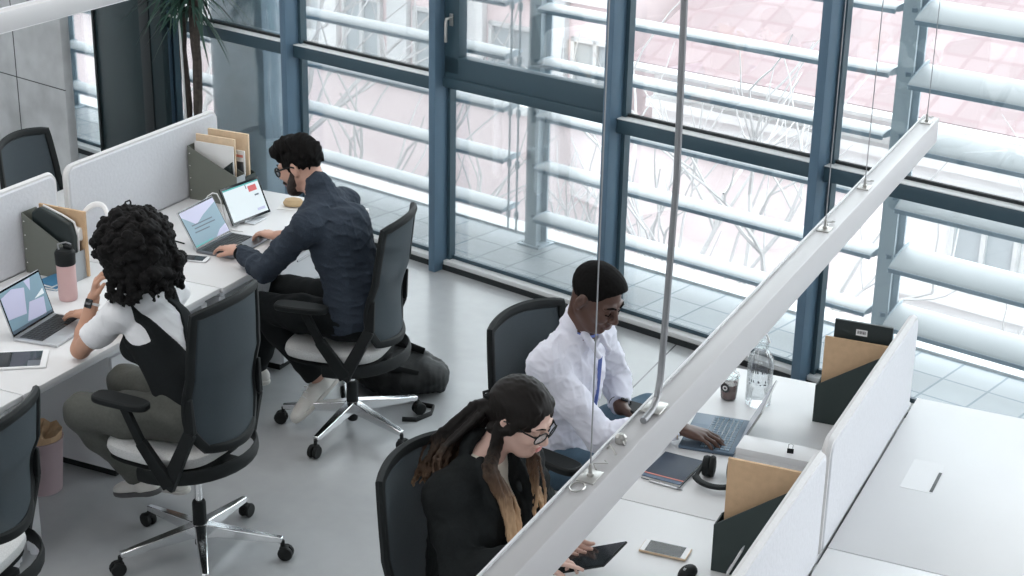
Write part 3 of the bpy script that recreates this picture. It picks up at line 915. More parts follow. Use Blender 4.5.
t = thing('pencil', 'red pencil on the desk next to the curly haired woman\'s wrist', 'pencil', (-4.40, 5.33, ZD + .0045), R(150), 'pens')
pen(t, 'coral', 'black_plastic', .13, .0042)
t = thing('stylus', 'white stylus leaning on the dark magazine holder at the bottom', 'stylus', (-1.262, 4.330, ZD + .012), R(72), 'pens')
t.location = (-1.2625, 4.3815, ZD + .061)
t.rotation_euler = (0, R(-67), R(-4))
pen(t, 'white_plastic', 'aluminium', .128, .0042)
# computer mouse (right) and (left under the man's hand)
def mouse(label, x, y, rot, top, low):
    t = thing('computer_mouse', label, 'mouse', (x, y, ZD), rot, 'computer mice')
    t.scale = (.88, .86, .95)
    def sh(a_, b_, zc):
        b = MB()
        rings = []
        for i in range(7):
            f = i / 6
            rr = math.cos(f * PI / 2 * .96)
            ring = [b.bm.verts.new((.052 * rr * math.cos(2 * PI * k / 20) + .004 * f, .030 * rr * math.sin(2 * PI * k / 20), a_ + (b_ - a_) * math.sin(f * PI / 2))) for k in range(20)]
            rings.append(ring)
        for A, B in zip(rings, rings[1:]):
            for k in range(20): b.bm.faces.new((A[k], A[(k + 1) % 20], B[(k + 1) % 20], B[k]))
        b.bm.faces.new(rings[0][::-1]); b.bm.faces.new(rings[-1])
        return b
    sh(.006, .034, 0).build('shell', top, t)
    b = MB(); b.lathe([(.044, 0), (.047, .004), (.046, .008)], n=20, M=Matrix.Diagonal((1, .60, 1))); b.build('sole', low, t)
    b = MB(); M = Matrix.Rotation(PI / 2, 3, 'X'); b.lathe([(.007, -.004), (.007, .004)], (.022, 0, .029), 12, M); b.build('scroll_wheel', 'steel_grey', t)
    return t
mouse('small black mouse at the bottom edge beside the gold phone', -1.398, 4.325, R(-100), 'black_plastic', 'black_rubber')
mouse('grey mouse under the bearded man\'s far hand', -4.335, 6.375, R(180), 'aluminium_dark', 'black_plastic')

# headphones lying on the right desk
t = thing('headphones', 'black over-ear headphones lying beside the navy notebook', 'headphones', (-1.512, 4.962, ZD), R(10), 'headphones')
def headphones(t, m1, m2, rad=.082):
    b = MB()
    pts = [(rad * math.cos(q) , rad * 1.05 * math.sin(q), .028) for q in [R(200 + k * 140 / 14) for k in range(15)]]
    b.tube(pts, .010, 8, flat=(1.5, .8)); b.build('headband', m1, t)
    for sx in (-1, 1):
        M = Matrix.Rotation(PI / 2, 3, 'Y')
        cx = sx * rad * .52
        b = MB(); b.lathe([(.030, -.014), (.037, -.010), (.038, 0), (.034, .010), (.02, .013)], (cx + sx * .012, .045, .038), 20, Matrix.Rotation(sx * PI / 2, 3, 'Y')); c_ = b.build('ear_cup', m1, t)
        b = MB(); b.lathe([(.022, -.004), (.036, -.008), (.040, 0), (.036, .009), (.022, .012)], (cx - sx * .010, .045, .038), 20, Matrix.Rotation(-sx * PI / 2, 3, 'Y')); b.build('ear_cushion', m2, c_)
        b = MB(); b.bar((sx * rad * .95, -.028, .028), (cx + sx * .024, .05, .036), .010, .014); b.build('yoke', m1, t)
headphones(t, 'black_plastic', 'black_rubber')

# iced drink
t = thing('drink_cup', 'clear cup of dark red drink with a round black logo', 'cup', (-1.708, 5.652, ZD), R(-98))
b = MB(); b.lathe([(.027, 0), (.030, .004), (.0375, .092), (.0375, .094)], n=24); b.build('cup_wall', 'clear_plastic', t)
b = MB(); b.lathe([(.0255, .003), (.029, .006), (.0345, .066)], n=24); b.build('drink', 'red_drink', t)
b = MB(); b.lathe([(.040, .093), (.040, .098), (.034, .110), (.026, .119), (.012, .123)], n=24); b.build('lid', 'clear_plastic', t)
b = MB(); M = Matrix.Rotation(PI / 2, 3, 'Y'); M = Matrix.Rotation(R(4.6), 3, 'Y') @ M
b.m('logo_black').lathe([(.019, .0), (.019, .004)], (.0325, 0, .058), 24, M)
b.m('paper').lathe([(.010, .004), (.010, .0046)], (.0325, 0, .058), 20, M); b.m('logo_black').lathe([(.0055, .0046), (.0055, .005)], (.0325, 0, .058), 16, M)
b.build('logo_sticker', None, t)
# water bottle
t = thing('water_bottle', 'large clear plastic water bottle with grey print, handle on its cap', 'bottle', (-1.59, 5.655, ZD), R(-82))
t.scale = (1.14, 1.14, .97)
b = MB(); b.lathe([(.036, 0), (.043, .006), (.044, .05), (.042, .056), (.044, .062), (.044, .19), (.041, .205), (.022, .238), (.019, .243), (.019, .250)], n=28); b.build('bottle_wall', 'bottle_plastic', t)
b = MB(); b.lathe([(.022, .250), (.022, .272), (.018, .276)], n=20); b.build('cap', 'clear_plastic', t)
b = MB(); b.tube([(0, -.02, .262), (0, -.032, .285), (0, -.02, .305), (0, .012, .302), (0, .024, .27)], .004, 6); b.build('carry_loop', 'white_plastic', t)
b = MB()
rn = random.Random(4)
for row, (z, hgt, n) in enumerate(((.176, .010, 13), (.160, .016, 9), (.118, .012, 8), (.105, .006, 5))):
    for k in range(n):
        if rn.random() < .2: continue
        a0 = -.75 + 1.5 * k / n; a1 = a0 + 1.5 / n * rn.uniform(.35, .8)
        rr = .0446
        b.quad(*[(rr * math.cos(a), rr * math.sin(a), zz) for a, zz in ((a0, z - hgt * rn.uniform(.3, .5)), (a1, z - hgt * .5), (a1, z + hgt * rn.uniform(.2, .5)), (a0, z + hgt * .5))])
b.build('printed_label', 'aluminium_dark', t, smooth=False)

# ------------------------------------------------------------------ magazine holders and folders
def holder(label, loc, rot, dp, wd, h_lo, h_hi, m1, m2, grp, dots=False, tail=.0):
    """side panel along local x (low lip at +x), width along local y."""
    t = thing('magazine_holder', label, 'magazine holder', loc, rot, grp)
    th = .004
    for sy, nm in ((-1, 'side_panel'), (1, 'side_panel')):
        b = MB()
        y = sy * (wd / 2 - th / 2) - th / 2
        b.prism([(-dp / 2, y, 0), (dp / 2, y, 0), (dp / 2, y, h_lo), (-dp / 2 + tail, y, h_hi), (-dp / 2, y, h_hi)], (0, th, 0))
        b.build(nm, m1, t, smooth=False)
    b = MB(); b.box((0, 0, .002), (dp, wd - .008, .004)); b.box((-dp / 2 + .002, 0, h_hi / 2), (.004, wd - .008, h_hi)); b.build('back_and_floor', m1, t, smooth=False)
    b = MB(); b.box((dp / 2 - .002, 0, h_lo / 2), (.0045, wd - .001, h_lo)); b.build('front_lip', m2, t, smooth=False)
    if dots:
        b = MB()
        for k in range(4): b.lathe([(.0032, 0), (.0032, .0012)], (-dp / 2 + .012, -wd / 2 - .0, .05 + k * (h_hi - .09) / 3), 8, Matrix.Rotation(PI / 2, 3, 'X'))
        b.build('rivet', 'paper', t)
    return t
def sheet(name, label, cat, loc, rot, dp, hg, th, m1, grp, cut=None, lean=0.0, extra=None):
    """an upright folder: plane along local x, thickness along y, standing on z=0"""
    t = thing(name, label, cat, loc, rot, grp)
    t.rotation_euler = (R(lean), 0, rot)
    P = cut or [(-dp / 2, 0), (dp / 2, 0), (dp / 2, hg), (-dp / 2, hg)]
    b = MB(); b.prism([(p[0], -th / 2, p[1]) for p in P], (0, th, 0)); b.build('cover', m1, t, bev=.0008)
    if th > .006:
        b = MB(); b.prism([(p[0] * .985, -th / 2 + .0015, p[1] * .985 + .002) for p in P], (0, th - .003, 0)); b.build('papers', 'paper', t, smooth=False)
    return t
HG, FG = 'magazine holders', 'folders standing in the magazine holders'
# right bench, near (dark green): lip at -x  -> rot 180
holder('dark green magazine holder at the bottom right, brown folder inside', (-1.2195, 4.434, ZD), R(182), .250, .085, .163, .345, 'holder_green', 'holder_green', HG)
sheet('folder', 'brown card folder in the lower right magazine holder', 'folder', (-1.211, 4.445, ZD + .005), R(2), .232, .372, .012, 'kraft', FG)
holder('dark green magazine holder behind the open blue-grey laptop', (-1.230, 5.652, ZD), R(182), .262, .085, .150, .325, 'holder_green', 'holder_green', HG)
sheet('folder', 'brown card folder in the magazine holder near the windows, right bench', 'folder', (-1.228, 5.645, ZD + .005), R(2), .240, .335, .010, 'kraft', FG)
t = sheet('folder', 'tall black folder with a small white sticker behind the brown one', 'folder', (-1.215, 5.672, ZD + .005), R(2), .215, .400, .014, 'black_card', FG)
b = MB(); b.box((-.005, -.0075, .362), (.042, .0008, .024)); l_ = b.build('sticker', 'paper', t, smooth=False)
b = MB()
for k in range(9): b.box((-.005 - .014 + k * .0035, -.0081, .363), (.0016 if k % 3 else .0026, .0006, .012))
b.build('print', 'logo_black', l_, smooth=False)
# white document box between the laptop and the near holder
t = thing('document_box', 'white lidded document box behind the lower right magazine holder', 'box', (-1.335, 5.055, ZD), R(2))
b = MB(); b.box((0, 0, .055), (.268, .105, .109), bev=.002); b.build('body', 'white_laminate', t)
b = MB(); b.box((0, 0, .121), (.274, .111, .026), bev=.002); b.build('lid', 'white_laminate', t)
t = thing('binder_clip', 'tiny dark binder clip lying on the white document box', 'clip', (-1.30, 5.04, ZD + .1465), R(10))
b = MB(); b.prism([(0, -.006, -.012), (0, .006, -.012), (0, .0015, .003), (0, -.0015, .003)], (.022, 0, 0)); b.build('jaw', 'black_plastic', t, smooth=False)
b = MB(); b.tube([(.004, .001, .002), (.003, .004, .016), (.011, .005, .020), (.019, .004, .016), (.018, .001, .002)], .001, 5); b.build('wire', 'steel_grey', t)

# left bench, bearded man's pair
holder('grey metal magazine holder with folders behind the bearded man\'s laptop', (-4.870, 6.757, ZD), R(0), .300, .078, .158, .288, 'holder_grey', 'holder_lip', HG, dots=True)
holder('dark magazine holder behind the grey one, nearest the windows', (-4.872, 6.850, ZD), R(0), .300, .090, .140, .285, 'holder_green', 'holder_green', HG)
sheet('folder', 'large kraft envelope at the back of the bearded man\'s holders', 'folder', (-4.865, 6.868, ZD + .005), R(0), .250, .345, .014, 'kraft_light', FG)
sheet('folder', 'kraft envelope in front, in the bearded man\'s grey holder', 'folder', (-4.885, 6.782, ZD + .005), R(0), .240, .335, .012, 'kraft_light', FG)
sheet('folder', 'white folder slanting in the bearded man\'s grey holder', 'folder', (-4.885, 6.764, ZD + .005), R(0), .240, .300, .007, 'paper', FG)
sheet('folder', 'black plastic folder at the front of the bearded man\'s grey holder', 'folder', (-4.870, 6.744, ZD + .005), R(0), .22, .2, .008, 'black_card', FG, cut=[(-.11, 0), (.11, 0), (.11, .225), (.045, .175), (-.03, .195), (-.11, .12)])
t = sheet('magazine', 'printed magazine between the kraft envelopes', 'magazine', (-4.800, 6.828, ZD + .005), R(0), .120, .265, .006, 'paper', FG)
b = MB(); b.m('coral').box((.02, -.0036, .235), (.06, .0006, .014)); b.m('aluminium_dark').box((.015, -.0036, .16), (.075, .0006, .09)); b.build('cover_print', None, t, smooth=False)
# woman's holder
holder('grey metal magazine holder with a black sleeve beside the pink tumbler', (-4.880, 5.512, ZD), R(0), .285, .100, .135, .288, 'holder_grey', 'holder_lip', HG, dots=True)
t = thing('laptop_sleeve', 'black laptop sleeve with white piping in the left magazine holder', 'sleeve', (-4.868, 5.500, ZD + .005), R(0), None)
b = MB()
P = [(-.115, 0), (.105, 0), (.118, .20), (.10, .262), (.04, .285), (-.07, .315), (-.115, .285)]
b.prism([(p[0], -.018, p[1]) for p in P], (0, .032, 0)); b.build('body', 'black_card', t, bev=.008)
b = MB(); b.tube([(p[0], .017, p[1]) for p in P[1:6]], .005, 6); b.build('piping', 'paper', t)
sheet('folder', 'brown card folder behind the black sleeve, left bench', 'folder', (-4.855, 5.545, ZD + .005), R(0), .260, .310, .012, 'kraft', FG)
# white headphones hung on the holder
t = thing('headphones', 'white headphones hooked over the left magazine holder', 'headphones', (-4.700, 5.560, ZD + .195), 0, 'headphones')
b = MB()
b.tube([(.075 * math.cos(q), .0 + .075 * math.sin(q) * .75, .055 + .085 * math.sin(q)) for q in [R(-20 + k * 220 / 16) for k in range(17)]], .0085, 8, flat=(1.5, .9)); b.build('headband', 'white_plastic', t)
for sx in (-1, 1):
    b = MB(); b.lathe([(.022, -.012), (.032, -.006), (.033, .004), (.024, .012)], (sx * .068, -.018, .012), 18, Matrix.Rotation(sx * PI / 2, 3, 'Y')); c_ = b.build('ear_cup', 'white_plastic', t)
    b = MB(); b.lathe([(.020, -.004), (.031, -.004), (.031, .006), (.020, .010)], (sx * .054, -.018, .012), 18, Matrix.Rotation(-sx * PI / 2, 3, 'Y')); b.build('ear_cushion', 'paper', c_)
# pink tumbler
t = thing('tumbler', 'pink tumbler with a black screw lid beside the silver laptop', 'tumbler', (-4.633, 5.285, ZD), 0)
t.scale = (1.07, 1.07, 1.10)
b = MB(); b.lathe([(.034, 0), (.037, .004), (.0385, .02), (.0385, .148), (.036, .152)], n=28); b.build('body', 'pink_steel', t)
b = MB(); b.lathe([(.039, .150), (.041, .154), (.042, .200), (.038, .206), (.034, .212), (.020, .215)], n=28); ld = b.build('lid', 'black_plastic', t)
b = MB(); b.box((.01, .01, .221), (.036, .022, .014), bev=.004); b.build('flip_spout', 'black_plastic', ld)
b = MB(); b.tube([(-.012, -.02, .215), (-.018, -.018, .236), (.004, .006, .24), (.016, .022, .228)], .004, 6); b.build('wire_loop', 'steel_grey', ld)
# blue notepads
for k, (x, y, z, a, m_) in enumerate(((-4.800, 5.400, 0, 4, 'blue_card'), (-4.806, 5.402, .012, -5, 'lcd_teal'))):
    t = thing('notepad', ['dark blue notepad, lower of two behind the pink tumbler', 'lighter blue notepad, upper of two behind the pink tumbler'][k], 'notepad', (x, y, ZD + z), R(a), 'blue notepads')
    b = MB(); b.box((0, 0, .0055), (.10, .135, .009)); b.build('pages', 'paper', t, smooth=False)
    b = MB(); b.box((0, 0, .0105), (.104, .138, .0015)); b.box((0, 0, .0008), (.104, .138, .0015)); b.build('cover', 'blue_card', t, smooth=False)
# white cable loop, by the tablet
t = tag(MB().tube([(-4.80, 6.44, ZD + .0035), (-4.775, 6.45, ZD + .03), (-4.745, 6.46, ZD + .09), (-4.722, 6.465, ZD + .130), (-4.695, 6.47, ZD + .150), (-4.668, 6.47, ZD + .150), (-4.645, 6.465, ZD + .12), (-4.622, 6.455, ZD + .06), (-4.600, 6.44, ZD + .012), (-4.56, 6.40, ZD + .0035), (-4.47, 6.40, ZD + .0035)], .0034, 6).build('charging_cable', 'white_plastic'), 'white charging cable looping behind the standing tablet', 'cable')
# dark cables on the desk behind the laptop
t = tag(MB().tube([(-4.98, 6.05, ZD + .003), (-4.86, 6.10, ZD + .004), (-4.79, 6.06, ZD + .016), (-4.70, 6.13, ZD + .004), (-4.62, 6.12, ZD + .003)], .0035, 6).build('power_cable', 'black_plastic'), 'dark power cable snaking behind the bearded man\'s laptop', 'cable')
# bread roll on its paper
t = thing('bread_roll', 'small bread roll on the desk beyond the standing tablet', 'bread', (-4.475, 6.865, ZD), R(20))
b = MB(); b.box((0, 0, .001), (.15, .12, .0015)); b.build('paper_wrap', 'paper', t, smooth=False)
b = MB(); b.lathe([(.02, .002), (.042, .008), (.046, .022), (.036, .040), (.012, .048)], n=18, M=Matrix.Diagonal((1.2, .85, 1))); b.build('crumb', 'bread', t)

# ------------------------------------------------------------------ waste bin, backpack, plant
t = thing('waste_bin', 'small pinkish waste bin with a paper bag, under the left desk', 'bin', (-4.53, 4.915, 0), 0)
t.scale = (.86, .86, .92)
b = MB(); b.lathe([(.085, 0), (.090, .004), (.112, .27), (.116, .275), (.112, .275), (.106, .268), (.086, .010)], n=28); b.build('bucket', 'bin_pink', t)
b = MB()
rn = random.Random(9)
ring0 = [b.bm.verts.new((.102 * math.cos(2 * PI * k / 18), .102 * math.sin(2 * PI * k / 18), .24)) for k in range(18)]
ring1 = [b.bm.verts.new(((.108 + rn.uniform(-.006, .012)) * math.cos(2 * PI * k / 18), (.108 + rn.uniform(-.006, .012)) * math.sin(2 * PI * k / 18), .30 + rn.uniform(0, .03))) for k in range(18)]
ring2 = [b.bm.verts.new((.075 * math.cos(2 * PI * k / 18), .075 * math.sin(2 * PI * k / 18), .27 + rn.uniform(-.02, .05))) for k in range(18)]
cc = b.bm.verts.new((0, 0, .25))
for A, B in ((ring0, ring1), (ring1, ring2)):
    for k in range(18): b.bm.faces.new((A[k], A[(k + 1) % 18], B[(k + 1) % 18], B[k]))
for k in range(18): b.bm.faces.new((ring2[k], ring2[(k + 1) % 18], cc))
b.build('paper_bag', 'kraft', t, smooth=False)

t = thing('potted_plant', 'tall palm-like plant with brown stems beside the window', 'plant', fp(-6.36, -.31), TH)
b = MB(); b.lathe([(.15, 0), (.17, .01), (.20, .38), (.205, .39), (.19, .39), (.185, .36)], n=26); b.build('planter', 'planter', t)
b = MB(); b.lathe([(.17, .34), (.184, .355)], n=20); b.build('soil', 'soil', t)
rn = random.Random(12)
stems = [((-.055, 0), (-.085, .0), 1.50), ((.01, .03), (.01, .02), 1.42), ((.05, -.02), (.075, .01), 1.62)]
lf = []
for (x0, y0), (x1, y1), hh in stems:
    b = MB()
    pts = [(x0 + (x1 - x0) * q / 10 + .008 * math.sin(q * 1.3 + x0 * 50), y0 + (y1 - y0) * q / 10, .34 + (hh - .34) * q / 10) for q in range(11)]
    b.tube(pts, [.027 - .005 * q / 10 + .003 * (q % 2) for q in range(11)], 9); b.build('stem', 'bark', t)
    for (ex, ez) in ((0, 0), (rn.uniform(-.07, .07), -.14)):
        b = MB()
        for k in range(30):
            a = rn.uniform(0, 2 * PI); el = rn.uniform(-.35, 1.2); L = rn.uniform(.24, .40)
            o0 = Vector((x1 + ex * .3, y1, hh + ez * .7)); d = Vector((math.cos(a) * math.cos(el), math.sin(a) * math.cos(el), math.sin(el)))
            sd = d.cross(Vector((0, 0, 1)));  sd = (sd.normalized() if sd.length > .05 else Vector((1, 0, 0)))
            prev = None
            for q in range(7):
                f = q / 6
                p = o0 + d * L * f + Vector((0, 0, -.20 * f * f * (1.1 - .5 * math.sin(el))))
                wd = .0105 * (math.sin(PI * (f * .85 + .12)))
                cur = [b.bm.verts.new(p - sd * wd), b.bm.verts.new(p + Vector((0, 0, -wd * .5))), b.bm.verts.new(p + sd * wd)]
                if prev:
                    b.bm.faces.new((prev[0], prev[1], cur[1], cur[0])); b.bm.faces.new((prev[1], prev[2], cur[2], cur[1]))
                prev = cur
        b.build('leaf_crown', 'leaf', t)
b = MB(); b.tube([(-.03, -.04, .34), (-.05, -.045, 1.55)], .008, 8); b.build('support_stake', 'white_plastic', t)
# ================================================================== ORGANIC SURFACES (people, hair, cloth)
def nrm(v):
    v = np.asarray(v, float); return v / np.linalg.norm(v)
class SDF:
    def __init__(s, h=.0045): s.h = h; s.ops = []
    def add(s, fn, lo, hi, k=.01, op='add'):
        s.ops.append((fn, np.asarray(lo, float), np.asarray(hi, float), k, op)); return s
    def rc(s, a, b, ra, rb=None, k=.012, op='add', sq=None):
        rb = ra if rb is None else rb
        a = np.asarray(a, float); b = np.asarray(b, float); ba = b - a; L = max(ba @ ba, 1e-9)
        def fn(X, Y, Z):
            px, py, pz = X - a[0], Y - a[1], Z - a[2]
            t = np.clip((px * ba[0] + py * ba[1] + pz * ba[2]) / L, 0, 1)
            return np.sqrt((px - t * ba[0]) ** 2 + (py - t * ba[1]) ** 2 + (pz - t * ba[2]) ** 2) - (ra + t * (rb - ra))
        m = max(ra, rb)
        return s.add(fn, np.minimum(a, b) - m, np.maximum(a, b) + m, k, op)
    def el(s, c, rad, F=None, k=.012, op='add'):
        """ellipsoid, F rows = local axes in world"""
        c = np.asarray(c, float); rad = np.asarray(rad, float)
        F = np.eye(3) if F is None else np.asarray(F, float)
        def fn(X, Y, Z):
            px, py, pz = X - c[0], Y - c[1], Z - c[2]
            l = [(px * F[i, 0] + py * F[i, 1] + pz * F[i, 2]) for i in range(3)]
            k0 = np.sqrt(sum((l[i] / rad[i]) ** 2 for i in range(3))); k1 = np.sqrt(sum((l[i] / rad[i] ** 2) ** 2 for i in range(3)))
            return k0 * (k0 - 1) / np.maximum(k1, 1e-6)
        ext = np.sqrt(sum((F[i] * rad[i]) ** 2 for i in range(3)))
        return s.add(fn, c - ext, c + ext, k, op)
    def chain(s, pts, rads, k=.012, op='add'):
        for i in range(len(pts) - 1): s.rc(pts[i], pts[i + 1], rads[i], rads[i + 1], k, op)
        return s
    def plane(s, p, n, lo=None, hi=None, k=.002):
        """cut away everything on the +n side (inside the optional box)"""
        p = np.asarray(p, float); n = nrm(n)
        fn = lambda X, Y, Z: -((X - p[0]) * n[0] + (Y - p[1]) * n[1] + (Z - p[2]) * n[2])
        s.ops.append((fn, None if lo is None else np.asarray(lo, float), None if hi is None else np.asarray(hi, float), k, 'sub')); return s
    def mesh(s, name, mats, parent=None, matfn=None, disp=None, origin=(0, 0, 0), relax=1):
        h = s.h
        ad = [o for o in s.ops if o[4] == 'add']
        lo = np.min([o[1] for o in ad], 0) - 4 * h; hi = np.max([o[2] for o in ad], 0) + 4 * h
        n = np.ceil((hi - lo) / h).astype(int) + 1
        D = np.full(n, .2, np.float32)
        ax = [lo[i] + h * np.arange(n[i]) for i in range(3)]
        for fn, l, u_, k, op in s.ops:
            if l is None: i0, i1 = np.zeros(3, int), n
            else:
                mg = k * 1.0 + 3 * h
                i0 = np.clip(np.floor((l - mg - lo) / h).astype(int), 0, n); i1 = np.clip(np.ceil((u_ + mg - lo) / h).astype(int) + 1, 0, n)
            if np.any(i1 <= i0): continue
            X = ax[0][i0[0]:i1[0]][:, None, None]; Y = ax[1][i0[1]:i1[1]][None, :, None]; Z = ax[2][i0[2]:i1[2]][None, None, :]
            d = fn(X, Y, Z)
            sl = tuple(slice(i0[q], i1[q]) for q in range(3))
            A = D[sl]
            if op == 'add':
                hh = np.clip(.5 + .5 * (A - d) / k, 0, 1); D[sl] = A + (d - A) * hh - k * hh * (1 - hh)
            else:
                d = -d; hh = np.clip(.5 - .5 * (A - d) / k, 0, 1); D[sl] = A + (d - A) * hh + k * hh * (1 - hh)
        if disp is not None:
            ii = np.nonzero(np.abs(D) < .05)
            D[ii] += disp(ax[0][ii[0]], ax[1][ii[1]], ax[2][ii[2]]).astype(np.float32)
        V, Q = surface_nets(D, lo, h)
        for _ in range(relax):
            acc = np.zeros_like(V); cnt = np.zeros(len(V))
            for a, b in ((0, 1), (1, 2), (2, 3), (3, 0)):
                np.add.at(acc, Q[:, a], V[Q[:, b]]); np.add.at(acc, Q[:, b], V[Q[:, a]]); np.add.at(cnt, Q[:, a], 1); np.add.at(cnt, Q[:, b], 1)
            V = V * .5 + .5 * acc / np.maximum(cnt, 1)[:, None]
        o = np.asarray(origin, float)
        me = bpy.data.meshes.new(name)
        me.vertices.add(len(V)); me.vertices.foreach_set('co', (V - o).astype(np.float32).ravel())
        me.loops.add(4 * len(Q)); me.loops.foreach_set('vertex_index', Q.astype(np.int32).ravel())
        me.polygons.add(len(Q)); me.polygons.foreach_set('loop_start', (np.arange(len(Q)) * 4).astype(np.int32))
        for q in mats: me.materials.append(MATS[q])
        if matfn is not None:
            me.polygons.foreach_set('material_index', matfn(V[Q].mean(1)).astype(np.int32))
        me.update(calc_edges=True); me.validate()
        me.polygons.foreach_set('use_smooth', np.ones(len(me.polygons), bool))
        ob = bpy.data.objects.new(name, me); COL.objects.link(ob)
        if parent is not None: ob.parent = parent
        else: ob.location = o
        return ob
def surface_nets(D, lo, h):
    ins = D < 0
    n = D.shape
    c = np.zeros((n[0] - 1, n[1] - 1, n[2] - 1), np.int8)
    for i in (0, 1):
        for j in (0, 1):
            for k in (0, 1):
                c += ins[i:n[0] - 1 + i, j:n[1] - 1 + j, k:n[2] - 1 + k]
    act = np.nonzero((c > 0) & (c < 8))
    idx = np.full(c.shape, -1, np.int32); idx[act] = np.arange(len(act[0]))
    P = np.zeros((len(act[0]), 3)); cnt = np.zeros(len(act[0]))
    C8 = [(i, j, k) for i in (0, 1) for j in (0, 1) for k in (0, 1)]
    val = {q: D[act[0] + q[0], act[1] + q[1], act[2] + q[2]] for q in C8}
    for a in C8:
        for ax in range(3):
            if a[ax] == 0:
                b = list(a); b[ax] = 1; b = tuple(b)
                va, vb = val[a], val[b]
                m = (va < 0) != (vb < 0)
                t = np.where(m, va / np.where(m, va - vb, 1), 0)
                p = np.array(a, float)[None, :].repeat(len(t), 0); p[:, ax] += t
                P += p * m[:, None]; cnt += m
    P = P / cnt[:, None] + np.stack(act, 1)
    V = lo + h * P
    quads = []
    for ax in range(3):
        sa = [slice(None)] * 3; sb = [slice(None)] * 3
        sa[ax] = slice(0, n[ax] - 1); sb[ax] = slice(1, n[ax])
        A, B = ins[tuple(sa)], ins[tuple(sb)]
        e = np.nonzero(A != B)
        o1, o2 = [(1, 2), (2, 0), (0, 1)][ax]
        e = [q.copy() for q in e]
        ok = (e[o1] > 0) & (e[o2] > 0) & (e[o1] < n[o1] - 1) & (e[o2] < n[o2] - 1)
        e = [q[ok] for q in e]
        flip = A[tuple(e)]
        def g(d1, d2):
            f = [q.copy() for q in e]; f[o1] -= d1; f[o2] -= d2; return idx[tuple(f)]
        q = np.stack([g(1, 1), g(0, 1), g(0, 0), g(1, 0)], 1)
        q[~flip] = q[~flip][:, ::-1]
        quads.append(q)
    return V, np.concatenate(quads)
def waves(seed, sc, amp, n=5, ani=(1, 1, 1)):
    rg = np.random.RandomState(seed)
    K = [(rg.normal(size=3) * np.array(ani) * sc, rg.uniform(0, 6.28)) for _ in range(n)]
    def f(X, Y, Z):
        q = 0
        wx = X + .03 * np.sin(17 * Y + 13 * Z); wy = Y + .03 * np.sin(15 * Z + 19 * X); wz = Z + .03 * np.sin(16 * X + 14 * Y)
        for kk, ph in K: q = q + np.sin(kk[0] * wx + kk[1] * wy + kk[2] * wz + ph)
        return amp * q / n * 1.6
    return f
def folds(seed, sc, amp, n=4, ani=(1, 1, 1)):
    """sharp cloth creases: ridged sine layers"""
    rg = np.random.RandomState(seed)
    K = [(rg.normal(size=3) * np.array(ani) * sc, rg.uniform(0, 6.28)) for _ in range(n)]
    w_ = waves(seed + 500, 14, .05, 4)
    def f(X, Y, Z):
        q = 0; ww = w_(X, Y, Z)
        for kk, ph in K:
            r_ = 1 - np.abs(np.sin(kk[0] * X + kk[1] * Y + kk[2] * Z + ph + ww * np.linalg.norm(kk)))
            q = q - r_ ** 3
        return amp * (q / n * 2.2 + .5)
    return f
def frame(fwd, up=(0, 0, 1)):
    f = nrm(fwd); l = nrm(np.cross(up, f)); return np.array([f, l, np.cross(f, l)])   # rows: forward, left, up

# ------------------------------------------------------------------ body building blocks
def head_sdf(s, c, F, neck, male=True, kx=1.0, nose=1.0):
    W_ = lambda x, y, z: np.asarray(c) + F[0] * x * kx + F[1] * y * kx + F[2] * z * kx
    e = lambda p, r_, k=.014, op='add', G=None: s.el(W_(*p), np.asarray(r_) * kx, F if G is None else G, k, op)
    e((-.018, 0, .032), (.097, .077, .086), .02)
    e((.022, 0, -.030), (.068, .060, .080), .03)
    e((.040, 0, -.078), (.042, .040, .034), .03)
    e((.068, 0, -.098), (.022, .026, .019), .02)
    for sy in (-1, 1):
        s.rc(W_(-.005, sy * .056, -.050), W_(.055, sy * .028, -.096), .020 * kx, .016 * kx, .022)
        e((.062, sy * .036, -.024), (.030, .024, .026), .02)
        e((.087, sy * .032, .010), (.014, .017, .010), .008, 'sub')
        e((.071, sy * .032, .006), (.018, .016, .0125), .003)
        s.rc(W_(.082, sy * .014, .028), W_(.072, sy * .050, .026), .010 * kx, .008 * kx, .012)
        E_ = np.array([F[0] * .95 + F[2] * -.2, F[1], F[2] * .95 + F[0] * .2])
        e((-.012, sy * .080, -.004), (.019, .010, .033), .005, 'add', E_)
        e((-.008, sy * .090, .000), (.009, .007, .018), .004, 'sub', E_)
        e((-.010, sy * .078, -.030), (.010, .008, .012), .006)
        e((.098 * 1, sy * .011, -.030), (.012, .009, .009), .006)
    s.rc(W_(.088, 0, .018), W_(.112 * nose, 0, -.024), .007 * kx, .011 * kx, .010)
    e((.108 * nose, 0, -.028), (.012, .012, .010), .006)
    e((.090, 0, -.055), (.012, .023, .0068), .005)
    e((.089, 0, -.066), (.012, .020, .0072), .005)
    e((.100, 0, -.0605), (.008, .024, .0016), .003, 'sub')
    s.rc(W_(-.028, 0, -.045), neck, (.057 if male else .047) * kx, (.062 if male else .052) * kx, .03)
    return W_
